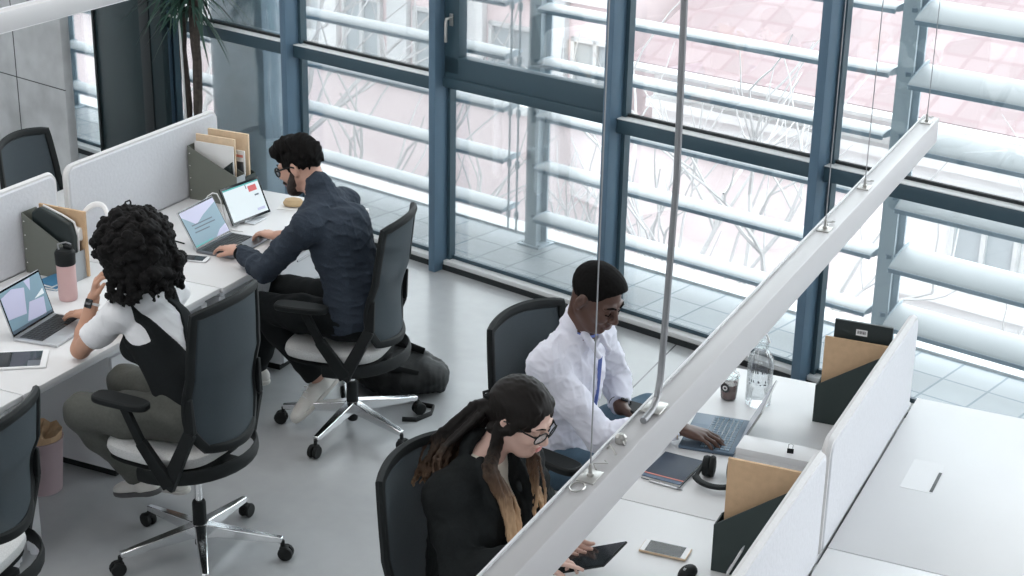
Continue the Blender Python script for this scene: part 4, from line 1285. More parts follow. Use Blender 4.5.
def hand_sdf(s, wrist, fdir, back, thumb_side, curl=(.35, .4, .35), spread=.10, L=1.0, thumb=(.55, .45), point=None, curls=None):
    """wrist: point; fdir: direction of the fingers; back: normal out of the back of the hand; thumb_side: +-1 along back x fdir"""
    f = nrm(fdir); b = np.asarray(back, float); b = nrm(b - f * (b @ f)); sd = np.cross(b, f) * thumb_side    # towards the thumb
    wr = np.asarray(wrist, float)
    kn = []
    for i, (o_, ln) in enumerate(((.030, .088), (.011, .092), (-.009, .088), (-.027, .080))):
        kn.append(wr + f * ln * L + sd * o_ * L + b * (.004 - .002 * abs(i - 1)))
    for i in range(4): s.rc(wr + f * .020 * L + sd * (.018 - .012 * i) * L, kn[i], .0145 * L, .0105 * L, .010)
    s.el(wr + f * .048 * L - b * .003, (.045 * L, .034 * L, .015 * L), np.array([f, sd, b]), .010)
    lens = ((.041, .025, .020), (.046, .028, .021), (.042, .026, .020), (.033, .020, .018))
    tips = []
    for i in range(4):
        p = kn[i]; an = 0; sp = spread * (1.5 - i) / 1.5 * .6
        d0 = nrm(f + sd * sp)
        cu = curl if curls is None else curls[i]
        rr = (.0088, .0090, .0086, .0076)[i] * L
        for j in range(3):
            an += cu[j]
            d = d0 * math.cos(an) - b * math.sin(an)
            q = p + d * lens[i][j] * L
            s.rc(p, q, rr, rr * .92, .0030); p = q; rr *= .92
        tips.append(p)
    p = wr + f * .028 * L + sd * .026 * L - b * .004
    d = nrm(f * math.cos(thumb[0]) + sd * math.sin(thumb[0]) - b * .25)
    q = p + d * .040 * L; s.rc(p, q, .0125 * L, .0105 * L, .008)
    d2 = nrm(f * math.cos(thumb[0] - thumb[1]) + sd * math.sin(thumb[0] - thumb[1]) - b * .30)
    q2 = q + d2 * .030 * L; s.rc(q, q2, .0102 * L, .0094 * L, .004)
    q3 = q2 + nrm(d2 - b * .1) * .022 * L; s.rc(q2, q3, .0092 * L, .0080 * L, .004)
    return tips
def torso_sdf(s, J, inf=0.0, scale=1.0, bust=0.0, k=.035, lower=True):
    """pelvis / waist / chest masses along the spine J['pelvis'],J['waist'],J['chest'],J['neck'], with J['fwd']"""
    F = lambda a, b: frame(J['fwd'], nrm(np.asarray(b) - np.asarray(a)))
    P, Wt, Cx, N = (np.asarray(J[q], float) for q in ('pelvis', 'waist', 'chest', 'neck'))
    Fp = F(P, Wt); Fc = F(Wt, N)
    sh = (np.asarray(J['shL'], float) + np.asarray(J['shR'], float)) / 2
    lat = nrm(np.asarray(J['shL'], float) - np.asarray(J['shR'], float))
    fc = nrm(np.cross(lat, nrm(N - Wt))); Fc = np.array([fc, lat, np.cross(fc, lat)])
    a = inf; sc = scale
    s.el(P, (.120 * sc + a, .168 * sc + a, .115 * sc + a), Fp, k)
    s.el((P + Wt) / 2, (.108 * sc + a, .146 * sc + a, .12 * sc + a), Fp, k)
    s.el(Wt, (.103 * sc + a, .140 * sc + a, .11 * sc + a), Fc, k)
    s.el((Wt + Cx) / 2, (.108 * sc + a, .148 * sc + a, .12 * sc + a), Fc, k)
    s.el(Cx, (.112 * sc + a, .160 * sc + a, .125 * sc + a), Fc, k)
    s.rc(J['shL'], J['shR'], .056 * sc + a, None, k)
    s.rc(N, np.asarray(J['shL']) * .75 + sh * .25, .052 * sc + a * .6, .050 * sc + a, k); s.rc(N, np.asarray(J['shR']) * .75 + sh * .25, .052 * sc + a * .6, .050 * sc + a, k)
    if bust:
        for sy in (-1, 1): s.el(Cx + fc * .075 + lat * sy * .068 - np.array([0, 0, .025]), np.array((.058, .062, .060)) * bust + a, Fc, .03)
    return Fc
def arm_sdf(s, sh, el_, wr, r0=.050, r1=.040, r2=.026, inf=0.0, k=.018):
    sh, el_, wr = (np.asarray(q, float) for q in (sh, el_, wr))
    m = el_ * .35 + wr * .65
    s.chain([sh, sh * .5 + el_ * .5, el_], [r0 + inf, (r0 + r1) / 2 + .002 + inf, r1 + inf], k)
    s.chain([el_, el_ * .68 + wr * .32, wr], [r1 + inf, r1 * .98 + inf, r2 + inf], k)
def leg_sdf(s, hip, kn, an, toe=None, r0=.082, r1=.056, r2=.038, inf=0.0, k=.03):
    hip, kn, an = (np.asarray(q, float) for q in (hip, kn, an))
    s.chain([hip, hip * .5 + kn * .5, kn], [r0 + inf, (r0 + r1) / 2 + .006 + inf, r1 + inf], k)
    s.chain([kn, kn * .65 + an * .35, an], [r1 + inf * .9, r1 * .96 + inf, r2 + inf], k)
    if toe is not None:
        toe = np.asarray(toe, float)
        s.rc(an - np.array([0, 0, .03]), toe, .034, .026, .02)
def shoe(parent, an, toe, dirz, name_mats, origin, heel_lift=0.0, upn=(0, 0, 1)):
    """sneaker: an = ankle joint, toe = ball/toe point, dirz = sole normal"""
    s = SDF(.0045)
    an = np.asarray(an, float); toe = np.asarray(toe, float)
    upv_ = nrm(dirz)
    f = toe - an; f = nrm(f - upv_ * (f @ upv_)); sd = np.cross(upv_, f)
    heel = an - upv_ * .062 - f * .035
    Ff = np.array([f, sd, upv_])
    for t_, wd, hg in ((0, .036, .050), (.06, .036, .056), (.12, .040, .042), (.17, .042, .034), (.215, .034, .028)):
        s.el(heel + f * t_ + upv_ * (hg * .62), (.052, wd, hg), Ff, .02)
    s.rc(an - upv_ * .02 - f * .005, an + upv_ * .015 - f * .008, .045, .043, .015)
    s.plane(heel + upv_ * .012, -upv_)
    s.plane(an + upv_ * .012, upv_)
    s.el(an + upv_ * .03, (.032, .030, .04), Ff, .004, 'sub')
    o = s.mesh('shoe', [name_mats[0]], parent, origin=origin)
    s2 = SDF(.0045)
    for t_, wd in ((0, .037), (.06, .036), (.12, .041), (.17, .043), (.215, .035)):
        s2.el(heel + f * t_ + upv_ * .006, (.053, wd + .003, .030), Ff, .02)
    s2.plane(heel - upv_ * .008, -upv_); s2.plane(heel + upv_ * .016, upv_)
    s2.mesh('sole', [name_mats[1]], o, origin=(0, 0, 0)) if False else None
    so = s2.mesh('sole', [name_mats[1]], o, origin=origin)
    # laces
    b = MB()
    for q in range(4):
        p = heel + f * (.085 + .022 * q) + upv_ * (.103 - .013 * q)
        b.tube([Vector(p + sd * y - upv_ * abs(y) * .35 - np.asarray(origin)) for y in (-.022, -.01, 0, .01, .022)], .003, 5)
    b.build('laces', name_mats[2], o)
    return o
def foot_sdf(s, an, toe, dirz):
    an = np.asarray(an, float); toe = np.asarray(toe, float); up_ = nrm(dirz); f = toe - an; f = nrm(f - up_ * (f @ up_))
    h_ = an - up_ * .062 - f * .035
    s.rc(an, h_ + f * .05 + up_ * .042, .033, .026, .015); s.rc(h_ + f * .05 + up_ * .038, h_ + f * .17 + up_ * .026, .026, .018, .012)
def glasses(parent, Wf, F, origin, m='black_plastic', rad=.023, lens=True, fr=.0023):
    o_ = np.asarray(origin, float)
    b = MB()
    for sy in (-1, 1):
        pts = []
        for k in range(20):
            a = 2 * PI * k / 20; ca, sa = math.cos(a), math.sin(a)
            pts.append(Vector(Wf(.106 - .010 * abs(ca * .5 + sy * .5) , sy * .034 + rad * 1.08 * math.copysign(abs(ca) ** .8, ca), .004 + rad * .86 * math.copysign(abs(sa) ** .8, sa)) - o_))
        b.tube(pts, fr, 6, closed=True)
        b.tube([Vector(Wf(*q) - o_) for q in ((.097, sy * .058, .012), (.06, sy * .076, .014), (0, sy * .086, .014), (-.02, sy * .086, .004))], fr * 1.2, 6)
    b.tube([Vector(Wf(*q) - o_) for q in ((.106, -.011, .010), (.111, 0, .013), (.106, .011, .010))], .003, 6)
    g = b.build('glasses', m, parent)
    if lens:
        for sy in (-1, 1):
            b = MB()
            v = [Vector(Wf(.1055 - .010 * abs(math.cos(2 * PI * k / 16) * .5 + sy * .5), sy * .034 + rad * math.cos(2 * PI * k / 16), .004 + rad * .82 * math.sin(2 * PI * k / 16)) - o_) for k in range(16)]
            b.prism(v, Vector(F[0] * .0015)); b.build('lens', 'spectacle_lens', g)
    return g
def face_marks(parent, Wf, F, origin, brow='hair_dark', lip=None, thin=1.0):
    o_ = np.asarray(origin, float)
    for sy in (-1, 1):
        b = MB(); b.tube([Vector(Wf(*q) - o_) for q in ((.0935, sy * .012, .028), (.0900, sy * .030, .035), (.0755, sy * .052, .029))], [.0035 * thin, .0042 * thin, .002 * thin], 6, flat=(1, 1)); b.build('eyebrow', brow, parent)
        b = MB(); b.tube([Vector(Wf(*q) - o_) for q in ((.0865, sy * .018, .001), (.0905, sy * .032, -.002), (.0835, sy * .046, .001))], .0024, 6); b.build('eyelashes', brow, parent)
    if lip:
        for z, rr, yy in ((-.0555, .0055 * thin, .020), (-.066, .006 * thin, .018)):
            b = MB(); b.tube([Vector(Wf(.1005 - .10 * abs(y) ** 1.5 * 2.2, y, z + .0015 * (1 if z > -.06 else -1) * (1 - abs(y) / yy)) - o_) for y in np.linspace(-yy, yy, 7)], [rr * (.35 + .65 * (1 - (y / yy) ** 2)) for y in np.linspace(-yy, yy, 7)], 8); b.build('lip', lip, parent)
def watch(parent, wr, el_, back, origin, face='screen_black', strap='black_rubber', rad=.033):
    o_ = np.asarray(origin, float)
    wr, el_ = np.asarray(wr, float), np.asarray(el_, float)
    a = nrm(el_ - wr); b_ = np.asarray(back, float); b_ = nrm(b_ - a * (b_ @ a)); sd = np.cross(a, b_)
    c = wr + a * .026
    b = MB()
    pts = [Vector(c + b_ * rad * .86 * math.cos(q) + sd * rad * 1.06 * math.sin(q) - o_) for q in [2 * PI * k / 24 for k in range(24)]]
    b.tube(pts, .0085, 6, closed=True, flat=(.35, 1.2)); st = b.build('wrist_watch', strap, parent)
    M = Matrix((Vector(a), Vector(sd), Vector(b_))).transposed()
    b = MB(); b.box(tuple(c + b_ * (rad * .90 + .003) - o_), (.038, .033, .010), rot=M, bev=.005, seg=3); b.build('watch_case', face, st)
    return st
mat('skin_light', (.56, .33, .25), .5, noise=.04, nscale=30, spec=.4)
mat('skin_pale', (.62, .41, .34), .48, noise=.03, nscale=30, spec=.4)
mat('skin_tan', (.47, .26, .175), .5, noise=.04, nscale=30, spec=.4)
mat('skin_deep', (.088, .043, .030), .42, noise=.06, nscale=30, spec=.5)
mat('skin_deep_palm', (.30, .15, .11), .5)
mat('hair_dark', (.0065, .006, .0058), .8, noise=.3, nscale=120, spec=.08)
mat('hair_afro', (.008, .0075, .0075), .8, noise=.5, nscale=90, spec=.15)
mat('beard', (.035, .024, .020), .8, noise=.4, nscale=160)
mat('lips_rose', (.50, .17, .15), .4)
mat('lips_deep', (.10, .042, .038), .4)
mat('navy_cloth', (.032, .042, .058), .92, noise=.16, nscale=180, spec=.2)
mat('black_cloth', (.010, .012, .013), .92, noise=.15, nscale=150, spec=.2)
mat('black_wool', (.012, .014, .0145), .95, noise=.15, nscale=150, spec=.2)
mat('white_cloth', (.74, .74, .755), .9, noise=.015, nscale=90)
mat('shirt_white', (.70, .70, .78), .85, noise=.02, nscale=90)
mat('shirt_trim', (.12, .17, .45), .8)
mat('olive_cloth', (.085, .088, .078), .9, noise=.1, nscale=90)
mat('denim', (.055, .10, .145), .9, noise=.12, nscale=220)
mat('cream_cloth', (.78, .72, .62), .9)
mat('sneaker_white', (.70, .68, .64), .7, noise=.03, nscale=60)
mat('sneaker_sole', (.62, .60, .56), .7)
mat('sneaker_sole_dark', (.10, .10, .10), .7)
mat('gold_watch', (.62, .45, .20), .3, metal=.9)
mat('bag_black', (.009, .0105, .011), .65, noise=.3, nscale=25, bump=.25, spec=.3)
# brown to blonde hair: the dye lightens towards the tips
def ombre():
    m = bpy.data.materials.new('hair_ombre'); m.use_nodes = True; t = m.node_tree; b = t.nodes['Principled BSDF']
    x = t.nodes.new('ShaderNodeTexCoord'); sp = t.nodes.new('ShaderNodeSeparateXYZ'); t.links.new(x.outputs['Object'], sp.inputs[0])
    n = t.nodes.new('ShaderNodeTexNoise'); n.inputs['Scale'].default_value = 30; n.inputs['Detail'].default_value = 4
    mp = t.nodes.new('ShaderNodeMapping'); mp.inputs['Scale'].default_value = (5, 5, .5); t.links.new(x.outputs['Object'], mp.inputs[0]); t.links.new(mp.outputs[0], n.inputs['Vector'])
    a = t.nodes.new('ShaderNodeMath'); a.operation = 'MULTIPLY_ADD'; a.inputs[1].default_value = .10; t.links.new(n.outputs['Fac'], a.inputs[0]); t.links.new(sp.outputs[2], a.inputs[2])
    mr_ = t.nodes.new('ShaderNodeMapRange'); mr_.inputs[1].default_value = 1.19; mr_.inputs[2].default_value = .955
    t.links.new(a.outputs[0], mr_.inputs[0])
    rp = t.nodes.new('ShaderNodeValToRGB'); e = rp.color_ramp.elements
    e[0].position = 0; e[0].color = (.011, .009, .008, 1); e[1].position = 1; e[1].color = (.60, .40, .24, 1)
    q = e.new(.45); q.color = (.10, .06, .038, 1)
    t.links.new(mr_.outputs[0], rp.inputs[0]); t.links.new(rp.outputs[0], b.inputs['Base Color']); b.inputs['Roughness'].default_value = .55; b.inputs['Specular IOR Level'].default_value = .15
    MATS['hair_ombre'] = m
ombre()
A3 = lambda *q: np.array(q, float)

# ------------------------------------------------------------------ bearded man in the dark shirt
def man_dark():
    O_ = A3(-3.65, 6.02, 0)
    J = dict(pelvis=A3(-3.60, 6.03, .595), waist=A3(-3.62, 6.03, .75), chest=A3(-3.685, 6.025, .955), neck=A3(-3.775, 6.035, 1.125),
             shL=A3(-3.745, 5.840, 1.055), shR=A3(-3.775, 6.215, 1.055), fwd=A3(-1, .02, 0))
    elL, wrL = A3(-3.985, 5.86, .800), A3(-4.235, 6.03, .800)
    elR, wrR = A3(-4.03, 6.30, .815), A3(-4.205, 6.30, .795)
    hd = A3(-3.905, 6.05, 1.262); Fh = frame(A3(-.90, -.10, -.40))
    hipL, hipR = A3(-3.63, 5.935, .60), A3(-3.63, 6.125, .60)
    knL, knR = A3(-4.06, 5.93, .585), A3(-4.10, 6.20, .575)
    anL, anR = A3(-3.845, 6.075, .205), A3(-4.30, 6.20, .12)
    s = SDF(.0042)
    torso_sdf(s, J, -.006)
    Wf = head_sdf(s, hd, Fh, J['neck'], True)
    arm_sdf(s, J['shL'], elL, wrL, .050, .040, .028); arm_sdf(s, J['shR'], elR, wrR, .050, .040, .028)
    leg_sdf(s, hipL, knL, anL, r0=.078); leg_sdf(s, hipR, knR, anR, r0=.078)
    foot_sdf(s, anL, anL + A3(-.07, -.19, -.06), A3(-.30, -.42, .86)); foot_sdf(s, anR, anR + A3(-.2, 0, -.05), A3(0, 0, 1))
    hand_sdf(s, wrL, A3(-.93, .30, -.06), A3(.08, -.1, 1), 1, (.22, .35, .30), .12)
    hand_sdf(s, wrR, A3(-.93, .18, -.02), A3(.05, .1, 1), -1, (.35, .45, .40), .12)
    p = s.mesh('person', ['skin_light'], origin=O_)
    tag(p, 'bearded man with glasses in a dark shirt typing at the far left desk', 'person')
    face_marks(p, Wf, Fh, O_, 'hair_dark', 'lips_rose')
    # shirt
    s = SDF(.0048)
    torso_sdf(s, J, .018, k=.05)
    s.el(J['chest'] + A3(.035, 0, .05), (.085, .155, .12), None, .04)
    arm_sdf(s, J['shL'], elL, wrL + (elL - wrL) * .16, .062, .050, .040, .004, .022); arm_sdf(s, J['shR'], elR, wrR + (elR - wrR) * .16, .058, .050, .040, .004, .022)
    cu = wrL + (elL - wrL) * .20
    for q in (0, .035, .07): s.rc(cu + (elL - wrL) * q, cu + (elL - wrL) * (q + .02), .047, .047, .006)
    s.rc(J['neck'] + A3(-.005, 0, -.01), J['neck'] + A3(-.03, 0, .060), .073, .068, .012)
    s.rc(J['neck'] + A3(-.06, 0, .04), hd + A3(.04, 0, -.06), .059, .055, .003, 'sub')
    s.plane(A3(-3.6, 6.0, .555), A3(.25, 0, -1))
    for a, b in ((elL, wrL), (elR, wrR)):
        n_ = nrm(np.asarray(b) - a); c_ = np.asarray(b) - n_ * .050
        s.plane(c_, n_, c_ - .07, c_ + .07)
    w1, w2 = waves(3, 34, .005, 6), folds(5, 34, .0055, 4)
    s.mesh('shirt', ['navy_cloth'], p, disp=lambda X, Y, Z: w1(X, Y, Z) + w2(X, Y, Z), origin=O_)
    # trousers
    s = SDF(.005)
    s.el(J['pelvis'] + A3(0, 0, -.02), (.116, .165, .095), None, .03)
    leg_sdf(s, hipL, knL, anL + (knL - anL) * .08, r0=.086, r1=.064, r2=.052, inf=.005); leg_sdf(s, hipR, knR, anR + (knR - anR) * .08, r0=.086, r1=.064, r2=.052, inf=.005)
    s.plane(A3(0, 0, .70), A3(0, 0, 1))
    n_ = nrm(anL - knL); c_ = anL - n_ * .03; s.plane(c_, n_, c_ - .09, c_ + .09)
    w3 = waves(8, 34, .004, 6)
    s.mesh('trousers', ['black_cloth'], p, disp=w3, origin=O_)
    # hair: short sides, swept top
    s = SDF(.0042)
    W2_ = Wf
    e = lambda q, r_, k=.015, op='add': s.el(W2_(*q), r_, Fh, k, op)
    e((-.022, 0, .040), (.101, .088, .089)); e((.012, 0, .098), (.090, .070, .044), .02); e((.062, .01, .090), (.042, .056, .034), .02); e((-.06, 0, .04), (.062, .072, .085), .02)
    e((.100, 0, -.020), (.078, .10, .088), .012, 'sub')
    for sy in (-1, 1): e((.034, sy * .090, -.062), (.050, .045, .060), .010, 'sub'); e((.004, sy * .072, .012), (.016, .012, .034), .008)
    s.plane(W2_(-.03, 0, -.070), -Fh[2] + Fh[0] * .2)
    wv = waves(11, 150, .0045, 7); wv2 = waves(12, 60, .006, 5)
    s.mesh('hair', ['hair_dark'], p, disp=lambda X, Y, Z: wv(X, Y, Z) + wv2(X, Y, Z), origin=O_)
    # beard
    s = SDF(.0042)
    e((.040, 0, -.074), (.056, .052, .048)); e((.070, 0, -.098), (.036, .040, .032))
    for sy in (-1, 1): s.rc(W2_(.004, sy * .066, -.005), W2_(.030, sy * .056, -.055), .013, .019, .02); s.rc(W2_(.030, sy * .056, -.055), W2_(.062, sy * .036, -.088), .020, .024, .02)
    s.rc(W2_(.093, -.026, -.052), W2_(.100, 0, -.046), .009, .009, .006); s.rc(W2_(.093, .026, -.052), W2_(.100, 0, -.046), .009, .009, .006)
    e((.098, 0, -.060), (.018, .018, .007), .004, 'sub')
    e((.085, .038, -.006), (.045, .028, .026), .010, 'sub'); e((.085, -.038, -.006), (.045, .028, .026), .010, 'sub')
    wv3 = waves(21, 220, .0022, 6)
    s.mesh('beard', ['beard'], p, disp=wv3, origin=O_)
    glasses(p, Wf, Fh, O_, fr=.0036)
    watch(p, wrL, elL, A3(0, -.3, 1), O_)
    shoe(p, anL, anL + A3(-.07, -.19, -.06), A3(-.30, -.42, .86), ('sneaker_white', 'sneaker_sole', 'white_plastic'), O_)
    shoe(p, anR, anR + A3(-.2, 0, -.05), A3(0, 0, 1), ('sneaker_white', 'sneaker_sole', 'white_plastic'), O_)
man_dark()

# ------------------------------------------------------------------ curly haired woman
def woman_curls():
    O_ = A3(-3.65, 4.78, 0)
    J = dict(pelvis=A3(-3.605, 4.78, .635), waist=A3(-3.68, 4.79, .785), chest=A3(-3.78, 4.82, .925), neck=A3(-3.855, 4.845, 1.075),
             shL=A3(-3.875, 4.685, 1.02), shR=A3(-3.84, 5.005, 1.01), fwd=A3(-1, .05, 0))
    elL, wrL = A3(-4.155, 4.785, .785), A3(-4.135, 4.865, .985)
    elR, wrR = A3(-4.10, 5.10, .80), A3(-4.325, 5.075, .795)
    hd = A3(-3.905, 4.83, 1.235); Fh = frame(A3(-.90, .12, -.45))
    hipL, hipR = A3(-3.64, 4.69, .635), A3(-3.64, 4.87, .635)
    knL, knR = A3(-4.03, 4.625, .600), A3(-4.06, 4.93, .60)
    anL, anR = A3(-3.955, 4.87, .21), A3(-3.93, 5.03, .155)
    s = SDF(.0042)
    torso_sdf(s, J, -.008, .90, .8)
    Wf = head_sdf(s, hd, Fh, J['neck'], False, .95)
    arm_sdf(s, J['shL'], elL, wrL, .044, .037, .025); arm_sdf(s, J['shR'], elR, wrR, .044, .037, .025)
    leg_sdf(s, hipL, knL, anL, r0=.080, r1=.054, r2=.034); leg_sdf(s, hipR, knR, anR, r0=.080, r1=.054, r2=.034)
    foot_sdf(s, anL, anL + A3(-.18, .05, -.05), A3(-.35, .05, .93)); foot_sdf(s, anR, anR + A3(-.20, .03, -.02), A3(-.15, 0, 1))
    hand_sdf(s, wrL, A3(.30, -.05, .95), A3(-.75, -.6, .2), -1, (.5, .7, .5), .05, .92)
    hand_sdf(s, wrR, A3(-.95, -.02, -.05), A3(.05, 0, 1), -1, (.22, .32, .25), .12, .92)
    p = s.mesh('person', ['skin_tan'], origin=O_)
    tag(p, 'woman with a curly black afro leaning on her elbow, seen from behind', 'person')
    face_marks(p, Wf, Fh, O_, 'hair_dark', 'lips_rose')
    # t-shirt
    s = SDF(.0046)
    torso_sdf(s, J, .004, .92, .85)
    mL = J['shL'] + (elL - J['shL']) * .62; mR = J['shR'] + (elR - J['shR']) * .62
    s.chain([J['shL'], mL], [.058, .060], .02); s.chain([J['shR'], mR], [.058, .060], .02)
    s.rc(J['neck'], J['neck'] + A3(-.015, 0, .03), .062, .060, .01)
    s.rc(J['neck'] + A3(-.03, 0, .01), hd, .053, .053, .003, 'sub')
    s.plane(J['neck'] + A3(0, 0, .022), A3(-.2, 0, 1), J['neck'] - .12, J['neck'] + .12)
    s.plane(A3(0, 0, .72), A3(0, 0, -1))
    for m_, d_ in ((mL, elL - J['shL']), (mR, elR - J['shR'])):
        s.plane(m_, d_, m_ - .085, m_ + .085)
    wa, wb = waves(31, 30, .004, 6), folds(32, 38, .004, 4)
    s.mesh('t_shirt', ['white_cloth'], p, disp=lambda X, Y, Z: wa(X, Y, Z) + wb(X, Y, Z), origin=O_)
    # black pinafore top: V at the back, straps over the shoulders
    s = SDF(.0044)
    torso_sdf(s, J, .011, .92, .85)
    latv = nrm(J['shL'] - J['shR'])
    # keep below the bust line, plus straps; the back opens in a V
    ctr = J['chest']
    def keep(X, Y, Z):
        l_ = (X - ctr[0]) * latv[0] + (Y - ctr[1]) * latv[1] + (Z - ctr[2]) * latv[2]
        zz = Z - ctr[2]
        v = zz - (-.045 + 2.0 * np.abs(l_ - .022))          # above the V (centre) -> cut
        arm_ = np.minimum(zz - (-.025 + .55 * (.19 - np.abs(l_))), (np.abs(l_) - .122) * .8)   # armhole side
        return -np.maximum(v * .6, arm_)
    s.add(keep, ctr - .30, ctr + .30, .002, 'sub')
    s.plane(A3(0, 0, .735), A3(.35, 0, -1))
    s.plane(J['neck'] + A3(0, 0, .030), A3(0, 0, 1))
    s.mesh('pinafore', ['black_cloth'], p, disp=lambda X, Y, Z: wa(X, Y, Z) , origin=O_)
    # trousers
    s = SDF(.005)
    s.el(J['pelvis'], (.126, .175, .115), None, .03); s.el((J['pelvis'] + J['waist']) / 2, (.108, .145, .10), frame(J['fwd'], J['waist'] - J['pelvis']), .03)
    leg_sdf(s, hipL, knL, anL + (knL - anL) * .07, r0=.090, r1=.068, r2=.050, inf=.004); leg_sdf(s, hipR, knR, anR + (knR - anR) * .07, r0=.090, r1=.068, r2=.050, inf=.004)
    s.plane(J['waist'] + A3(0, 0, -.015), A3(-.35, 0, 1), J['waist'] - A3(.17, .25, .12), J['waist'] + .25)
    n_ = nrm(anL - knL); c_ = anL - n_ * .035; s.plane(c_, n_, c_ - .09, c_ + .09)
    n_ = nrm(anR - knR); c_ = anR - n_ * .035; s.plane(c_, n_, c_ - .09, c_ + .09)
    wc = waves(33, 36, .0045, 6)
    s.mesh('trousers', ['olive_cloth'], p, disp=wc, origin=O_)
    # afro
    s = SDF(.0046)
    rg = np.random.RandomState(2)
    hc = hd + A3(.030, -.010, .030)
    s.el(hc, (.140, .155, .142), None, .03); s.el(hc + A3(.055, .01, -.075), (.105, .145, .105), None, .04)
    for _ in range(420):
        d = nrm(rg.normal(size=3)); 
        if d @ Fh[0] > .62 and d[2] < .35: continue
        if d[2] < -.80: continue
        rr = A3(.140, .155, .142); q = hc + d * rr * rg.uniform(.95, 1.05)
        if d[2] < -.1: q = q + A3(.03, .005, -.035)
        s.el(q, (rg.uniform(.012, .026),) * 3, None, .006)
    for _ in range(60):        # loose curls along the lower edge
        a = rg.uniform(-1.9, 1.9); q = hc + A3(.135 * math.cos(a) + .025, .165 * math.sin(a), -.135 + rg.uniform(-.035, .03))
        s.el(q, (rg.uniform(.009, .017),) * 3, None, .004); s.el(q + A3(rg.uniform(-.012, .012), rg.uniform(-.012, .012), -.018), (rg.uniform(.007, .011),) * 3, None, .004)
    s.el(hd + Fh[0] * .115 - Fh[2] * .045, (.085, .085, .105), Fh, .02, 'sub')
    w4, w5 = waves(41, 190, .0050, 9), waves(42, 320, .0035, 9)
    s.mesh('hair', ['hair_afro'], p, disp=lambda X, Y, Z: w4(X, Y, Z) + w5(X, Y, Z), origin=O_, relax=0)
    # hair clip on top
    top = hc + A3(-.045, .03, .144) - O_
    b = MB()
    b.tube([Vector(top + A3(0, -.018, -.02)), Vector(top + A3(0, -.018, .012)), Vector(top + A3(0, -.012, .020)), Vector(top + A3(0, .012, .020)), Vector(top + A3(0, .018, .012)), Vector(top + A3(0, .018, -.02))], .0036, 6)
    b.tube([Vector(top + A3(0, -.018, .002)), Vector(top + A3(0, .018, .002))], .003, 6)
    b.build('hair_clip', 'black_plastic', p)
    watch(p, wrL, elL, A3(.1, -1, .25), O_, strap='paper', rad=.0275)
    shoe(p, anL, anL + A3(-.18, .05, -.05), A3(-.35, .05, .93), ('sneaker_white', 'sneaker_sole_dark', 'white_plastic'), O_)
    shoe(p, anR, anR + A3(-.20, .03, -.02), A3(-.15, 0, 1), ('sneaker_white', 'sneaker_sole', 'white_plastic'), O_)
    b = MB(); b.lathe([(.004, -.001), (.004, .001)], tuple(Wf(-.012, .083, -.040) - O_), 8); b.build('earring', 'gold_watch', p)
woman_curls()

